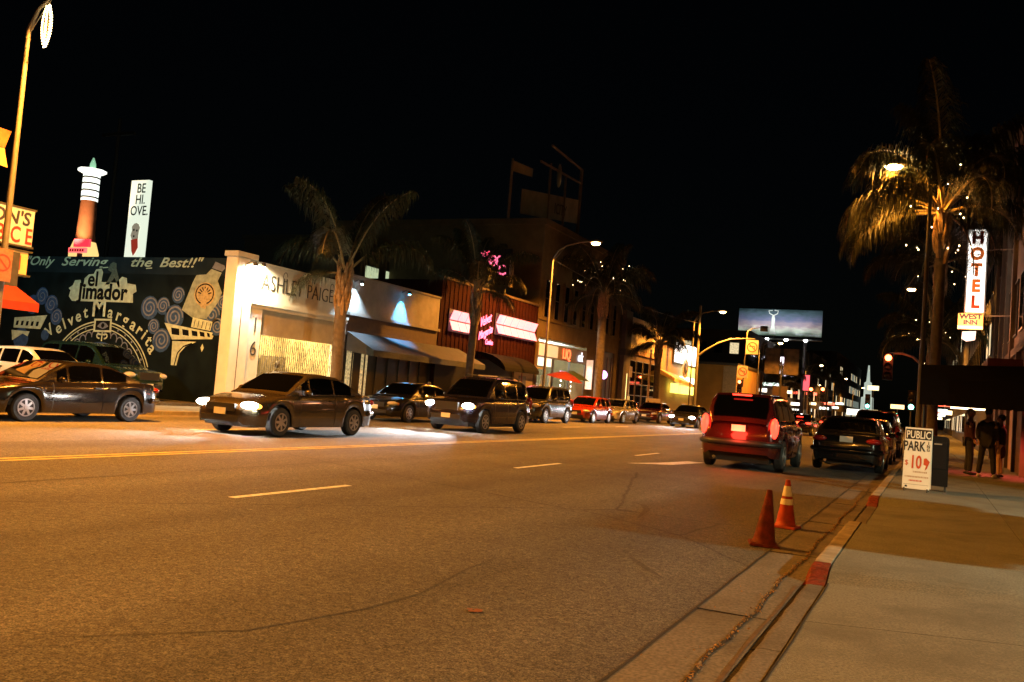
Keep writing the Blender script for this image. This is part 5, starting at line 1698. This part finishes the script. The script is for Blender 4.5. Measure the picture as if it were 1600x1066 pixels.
# ------------------------------------------------------------------ traffic cones
def cone(label, x, y, bands, m_, tilt, rz, h=.71):
    t = thing('traffic_cone', label, 'traffic cone', (x, y, .004), rz, 'cones at the gutter')
    t.rotation_euler = (R(tilt[0]), R(tilt[1]), rz)
    t.scale = (.82, .82, .82)
    MB().add([(-.19, -.19, 0), (.19, -.19, 0), (.19, .19, 0), (-.19, .19, 0), (-.18, -.18, .035), (.18, -.18, .035), (.18, .18, .035), (-.18, .18, .035)],
             [(0, 3, 2, 1), (4, 5, 6, 7), (0, 1, 5, 4), (1, 2, 6, 5), (2, 3, 7, 6), (3, 0, 4, 7)]).build('base_plate', m_, t, local=True, bevel=.008)

    def r_(z): return .145 + (.032 - .145) * (z - .035) / (h - .035)
    MB().lathe([(.158, .036), (.150, .055)] + [(r_(z) * (1 + .01 * math.sin(z * 40)), z) for z in [.06 + (h - .06) * i / 14 for i in range(15)]] + [(.022, h + .004)], 24).build('cone_body', m_, t, local=True, smooth=50)
    for a, b in bands: MB().lathe([(r_(a) + .004, a), (r_(b) + .004, b)], 24, caps=False).build('reflective_collar', mat('collar_white', (.85, .83, .76), .35, var=.08, scale=20), t, local=True, smooth=60)


M_cone_dirty = mat('cone_dirty', (.15, .022, .007), .75, var=.5, scale=9, dirt=(.05, .018, .01), dscale=7, spec=.2)
M_cone_clean = mat('cone_clean', (.42, .045, .010), .6, var=.2, scale=8, dirt=(.2, .04, .015), dscale=5, spec=.3)
cone('dirty plain orange traffic cone at the asphalt edge, nearer of two', -1.53, 9.78, (), M_cone_dirty, (0, 3.0), R(14))
cone('orange traffic cone with two white collars, farther of two', -1.56, 11.55, ((.345, .43), (.47, .62)), M_cone_clean, (0, 0), R(-8))

# ------------------------------------------------------------------ A-frame parking board and bin
t = thing('parking_board', 'white A-frame PUBLIC PARKING board with red 10 on the right pavement', 'sign', (-.2, 18.75, .12), R(-4))
t.scale = (.76, .85, .85)
ang = R(8)
bw, bh = .31, 1.36
M_board_w = mat('board_white', (.78, .76, .70), .5, var=.04, scale=4)
# front panel leans back
fu = Vector((0, math.sin(ang), math.cos(ang)))
fo = Vector((0, -.2, .07))
fn = Vector((0, -math.cos(ang), math.sin(ang)))


def fp(u, v, d=0): p = fo + Vector((u, 0, 0)) + fu * v + fn * d; return tuple(p)


def fbox(name, m_, u0, u1, v0, v1, d0, d1):
    vs = [fp(u, v, d) for d in (d0, d1) for u, v in ((u0, v0), (u1, v0), (u1, v1), (u0, v1))]
    return MB().add(vs, [(0, 1, 2, 3), (4, 7, 6, 5), (0, 4, 5, 1), (1, 5, 6, 2), (2, 6, 7, 3), (3, 7, 4, 0)]).build(name, m_, t, local=True)


pn = fbox('front_panel', M_board_w, -bw, bw, 0, bh, -.02, 0)
M_bk = mat('print_black', (.015, .015, .015), .6, var=0)
M_rd = mat('print_red', (.55, .07, .02), .6, var=.1)
fbox('print_block', M_bk, -bw + .015, bw - .015, 1.095, 1.325, .001, .003)


def ft(s, size, m_, u, v, **kw):
    o = text('lettering', s, size, m_, t, fp(u, v, .005), (1, 0, 0), fu, local=True, **kw)
    return o


ft('PUBLIC', .235, M_board_w, 0, 1.125, fat=.003, sx=.74)
ft('PARK', .30, M_bk, -.085, .845, fat=.006, sx=.68)
for i, ch in enumerate('ING'): ft(ch, .095, M_bk, .235, 1.0 - i * .075, fat=.002)
ft('10', .40, M_rd, -.03, .46, fat=.008, sx=.68)
ft('$', .16, M_rd, -.24, .52)
MB().add([fp(.15, .68, .005), fp(.2, .70, .005), fp(.285, .62, .005), fp(.23, .47, .005), fp(.18, .42, .005), fp(.21, .53, .005), fp(.15, .55, .005)], [tuple(range(7))]).build('arrow', M_rd, t, local=True)
M_faint = mat('print_faint', (.45, .3, .2), .6, var=0)
for v_, u0_, u1_, m_ in ((.36, -.08, .24, M_faint), (.25, -.26, .27, M_faint), (.165, -.16, .14, M_rd)):
    u_ = u0_
    while u_ < u1_:
        w_ = rnd.uniform(.012, .035)
        fbox('small_print', m_, u_, min(u1_, u_ + w_), v_, v_ + .035, .001, .002)
        u_ += w_ + .012
fbox('print_rule', M_bk, -.28, .28, .095, .10, .001, .002)
MB().lathe([(.03, 0), (.03, .003)], 12, fp(-.22, .045, .002), 'y').build('print_dot', M_bk, t, local=True)
MB().add([(-bw, .2, .07), (bw, .2, .07), (bw, .02, bh), (-bw, .02, bh), (-bw, .22, .07), (bw, .22, .07), (bw, .04, bh), (-bw, .04, bh)], [(0, 1, 2, 3), (4, 7, 6, 5), (0, 4, 5, 1), (1, 5, 6, 2), (2, 6, 7, 3), (3, 7, 4, 0)]).build('rear_panel', M_board_w, t, local=True)
for s in (-1, 1):
    for yy in (-.21, .21): MB().tube([(s * (bw - .05), yy, 0), (s * (bw - .05), yy, .09)], .018, 8).build('foot', M_dark, t, local=True)
box('hinge', M_steel, t, -.2, .2, -.01, .05, bh - .0, bh + .02, local=True)
# lock box: dark rounded newspaper rack behind the board
t = thing('newspaper_rack', 'black round-topped newspaper rack just behind the parking board', 'newspaper rack', (.14, 19.4, .13))
t.scale = (.85, .85, .88)
N = 7
prof = [(-.23, .12), (.23, .12), (.23, 1.12)] + [(.23 - .08 + .08 * math.cos(i * PI / 12), 1.12 + .08 * math.sin(i * PI / 12)) for i in range(1, N)] + [(-.15 - .08 * math.sin(i * PI / 12), 1.12 + .08 * math.cos(i * PI / 12)) for i in range(N)]
MB().prism(prof, 'y', -.22, .22).build('cabinet', mat('rack_black', (.006, .006, .007), .5, var=.1, spec=.2), t, local=True, smooth=40)
box('door', mat('rack_door', (.01, .01, .012), .3, var=.1, spec=.3), t, -.18, .18, -.235, -.222, .5, 1.08, local=True)
box('door_handle', M_steel, t, -.08, .08, -.26, -.236, 1.02, 1.05, local=True)
for x in (-.18, .18): box('leg', M_dark, t, x - .02, x + .02, -.18, .18, 0, .12, local=True)

# ------------------------------------------------------------------ people
M_skin = mat('skin', (.42, .24, .16), .55, var=.06)


def skinned(name, verts, edges, radii, m_, parent, root=0, sub=2):
    me = bpy.data.meshes.new(name)
    me.from_pydata(verts, edges, [])
    me.materials.append(m_)
    o = link(name, me, parent)
    md = o.modifiers.new('skin', 'SKIN')
    md.use_smooth_shade = True
    sv = me.skin_vertices[0].data
    for i, r_ in enumerate(radii):
        sv[i].radius = r_ if hasattr(r_, '__len__') else (r_, r_)
        sv[i].use_root = i == root
    s = o.modifiers.new('sub', 'SUBSURF')
    s.levels = s.render_levels = sub
    return o


def hand(parent, w, d, m_):
    """palm with four fingers and a thumb, gently curled; w wrist, d direction"""
    w, d = Vector(w), Vector(d).normalized()
    a = d.cross(Vector((0, 1, 0))).normalized()
    b = d.cross(a)
    m = MB()
    m.tube([w - d * .02, w + d * .03, w + d * .085], [.024, .034, .030], 8)
    for i, l in enumerate((.062, .072, .068, .052)):
        s = w + d * .08 + b * (-.027 + .018 * i)
        m.tube([s, s + d * l * .55 + a * .006, s + d * l * .9 + a * .024], [.0095, .009, .007], 6)
    s = w + d * .03 - b * .03
    m.tube([s, s + d * .03 - b * .022, s + d * .062 - b * .024 + a * .012], [.011, .010, .008], 6)
    return m.build('hand', m_, parent, local=True, smooth=60)


def person(label, x, y, rz, H, jacket, legs, hair, shoes, coat_len=.0, bare=False, stance=.1, head_turn=0, z=.13):
    t = thing('person', label, 'person', (x, y, z), rz, 'people on the pavement')
    s = H / 1.75
    # facing +x locally
    V = [(0, 0, .94), (0, 0, 1.08), (.0, 0, 1.25), (0, 0, 1.40), (.01, 0, 1.50), (.02, 0, 1.56), (.025, 0, 1.66), (.02, 0, 1.735),
         (0, .17, 1.40), (-.02, .23, 1.14), (.08, .22, .93), (0, -.17, 1.40), (-.02, -.23, 1.14), (.08, -.22, .93),
         (0, .09, .90), (.02, .10 + stance * .2, .50), (-.01, .10 + stance * .4, .09), (0, -.09, .90), (.03, -.10 - stance * .2, .50), (.0, -.10 - stance * .4, .09)]
    V = [(a * s, b * s, c * s) for a, b, c in V]
    E_ = [(0, 1), (1, 2), (2, 3), (3, 4), (4, 5), (5, 6), (6, 7), (3, 8), (8, 9), (9, 10), (3, 11), (11, 12), (12, 13), (0, 14), (14, 15), (15, 16), (0, 17), (17, 18), (18, 19)]
    rad = [.12, .115, .13, .11, .055, .06, .092, .06, .06, .045, .03, .06, .045, .03, .085, .055, .04, .085, .055, .04]
    rad = [r_ * s for r_ in rad]
    skinned('body', V, E_, rad, M_skin, t)
    hd = MB().sph((.025 * s, 0, 1.665 * s), .098 * s, .078 * s, .118 * s, 16, 12)
    hd.sph((.118 * s, 0, 1.655 * s), .018 * s, .012 * s, .02 * s, 8, 6)
    for q in (-1, 1):
        hd.sph((.02 * s, q * .078 * s, 1.66 * s), .018 * s, .01 * s, .028 * s, 8, 6)
    h_ = hd.build('head', M_skin, t, local=True, smooth=180)
    eye = MB()
    for q in (-1, 1): eye.sph((.112 * s, q * .032 * s, 1.675 * s), .009 * s, .012 * s, .008 * s, 8, 6)
    eye.box(.11 * s, .119 * s, -.022 * s, .022 * s, 1.607 * s, 1.613 * s)
    eye.build('face_detail', mat('face_dark', (.06, .03, .025), .5, var=0), h_, local=True)
    MB().sph((.0, 0, 1.695 * s), .105 * s, .088 * s, .105 * s, 14, 10).build('hair', hair, h_, local=True, smooth=180)
    # jacket: torso and sleeves
    ji = [0, 1, 2, 3, 8, 9, 10, 11, 12, 13]
    JV = [V[i] for i in ji]
    JV[0] = (0, 0, (.90 - coat_len) * s)
    for i in (6, 9): JV[i] = tuple(Vector(JV[i]).lerp(Vector(JV[i - 1]), .12))
    JE = [(0, 1), (1, 2), (2, 3), (3, 4), (4, 5), (5, 6), (3, 7), (7, 8), (8, 9)]
    JR = [((.135 + coat_len * .12) * s, (.19 + coat_len * .1) * s), (.14 * s, .18 * s), (.15 * s, .185 * s), (.125 * s, .14 * s), .085 * s, .068 * s, .05 * s, .085 * s, .068 * s, .05 * s]
    skinned('jacket', JV, JE, JR, jacket, t)
    if not bare:
        li = [0, 14, 15, 16, 17, 18, 19]
        LE = [(0, 1), (1, 2), (2, 3), (0, 4), (4, 5), (5, 6)]
        skinned('trousers', [V[i] for i in li], LE, [.14 * s, .10 * s, .075 * s, .062 * s, .10 * s, .075 * s, .062 * s], legs, t)
    else:
        skinned('skirt', [(0, 0, .98 * s), (0, 0, .72 * s), (.01, 0, .52 * s)], [(0, 1), (1, 2)], [(.13 * s, .17 * s), (.15 * s, .19 * s), (.14 * s, .19 * s)], legs, t)
    for q, i in ((1, 16), (-1, 19)):
        v = V[i]
        MB().sph((v[0] + .06 * s, v[1], .045 * s), .135 * s, .048 * s, .045 * s, 12, 8).build('shoe', shoes, t, local=True, smooth=180)
    hand(t, V[10], Vector(V[10]) - Vector(V[9]), M_skin)
    hand(t, V[13], Vector(V[13]) - Vector(V[12]), M_skin)
    return t


M_jk = mat('cloth_black', (.012, .011, .011), .9, var=.2)
M_jr = mat('cloth_dark_red', (.05, .012, .012), .9, var=.2)
M_jn = mat('denim_dark', (.02, .02, .026), .9, var=.2)
M_hd = mat('hair_dark', (.02, .014, .01), .6, var=.2)
M_hg = mat('hair_grey', (.36, .30, .25), .6, var=.2)
M_sb = mat('shoe_black', (.012, .012, .012), .5, var=0)
M_sw = mat('shoe_white', (.72, .7, .66), .6, var=.05)
person('grey-haired person in dark coat standing left of the group on the pavement', .96, 27.6, R(10), 1.76, M_jr, M_jn, M_hg, M_sb, .12, stance=.2)
person('person in a black coat and white shoes, back to us, middle of the group', 1.36, 26.9, R(70), 1.80, M_jk, M_jk, M_hd, M_sw, .18, stance=.2)
person('bare-legged person in a dark jacket at the right of the group', 1.72, 27.6, R(165), 1.66, M_jk, M_jr, M_hd, M_sb, .05, bare=True, stance=.2)
person('dark-clothed person under the red umbrella on the far pavement', -20.7, 50.4, R(-20), 1.72, M_jk, M_jk, M_hd, M_sb, .05, z=.12)
person('person in dark jacket beside the lit shop window', -21.2, 52.0, R(60), 1.68, M_jr, M_jn, M_hd, M_sb, .05, z=.12)

# ------------------------------------------------------------------ small street things on the far pavement
def umbrella(label, x, y, m_, tilt, zc=2.45, r_=1.25):
    t = thing('patio_umbrella', label, 'umbrella', (x, y, .12))
    m = MB()
    m.v.append((0, 0, .35))
    for k in range(2):
        for i in range(8):
            a = PI * i / 4
            rr = r_ * (.55 if k == 0 else 1)
            m.v.append((rr * math.cos(a), rr * math.sin(a), .14 if k == 0 else -.12))
    for i in range(8):
        j_ = (i + 1) % 8
        m.f += [(0, 1 + i, 1 + j_), (1 + i, 9 + i, 9 + j_, 1 + j_)]
    o = m.build('canopy', m_, t, local=True)
    o.location = (0, 0, zc)
    o.rotation_euler = tilt
    MB().tube([(0, 0, 0), (0, 0, zc + .3)], .022, 8).build('pole', M_steel, t, local=True)
    MB().lathe([(.28, 0), (.28, .06), (.06, .1)], 16).build('base', M_dark, t, local=True)


umbrella('tilted red patio umbrella before the lit corner shop', -20.6, 51.6, mat('umbrella_red', (.16, .012, .012), .8, var=.1), (0, R(10), 0))
umbrella('dark green patio umbrella next to the red one', -21.0, 53.8, mat('umbrella_green', (.03, .05, .04), .8, var=.1), (0, R(8), 0), 2.6)
for lab, y, hh in (('parking meter between the silver car and the dark doorway', 59.8, 1.45), ('parking meter in front of the pale panel shop', 66.0, 1.45), ('parking meter by the black parked sedan', 33.2, 1.45)):
    t = thing('parking_meter', lab, 'parking meter', (-19.45, y, .12), 0, 'parking meters on the far kerb')
    MB().tube([(0, 0, 0), (0, 0, 1.05)], .03, 8).build('post', M_steel, t, local=True)
    MB().lathe([(.05, 1.05), (.08, 1.1), (.085, 1.3), (.05, 1.42), (.01, 1.44)], 12).build('head', M_dark, t, local=True, smooth=50)
    box('display', M_glass, t, .07, .09, -.04, .04, 1.22, 1.34, local=True)
t = thing('sign_post', 'thin post with a pale kerb notice by the dark doorway', 'sign', (-19.5, 61.2, .12))
MB().tube([(-19.5, 61.2, .12), (-19.5, 61.2, 3.9)], .035, 8).build('post', M_steel, t)
box('plate', mat('notice_pale', (.5, .42, .33), .6), t, -19.46, -19.44, 60.9, 61.5, 3.1, 3.85)
t = thing('tall_thin_post', 'taller bare post before the pale panel shop', 'post', (-19.6, 66.4, .12))
MB().tube([(-19.6, 66.4, .12), (-19.6, 66.4, 5.3)], .07, 8).build('shaft', mat('post_tan', (.3, .2, .12), .6), t)
box('cap', M_steel, t, -19.68, -19.52, 66.32, 66.48, 5.3, 5.42)
t = thing('wayside_board', 'low cream notice board on legs at the far kerb', 'sign', (-19.5, 67.6, .12))
box('panel', mat('board_cream', (.5, .42, .32), .7), t, -19.52, -19.46, 65.6, 69.4, .95, 1.75)
box('panel_rule', M_steel, t, -19.459, -19.45, 65.6, 69.4, 1.28, 1.34)
for y in (65.8, 69.2): MB().tube([(-19.49, y, .12), (-19.49, y, .95)], .03, 6).build('leg', M_steel, t)
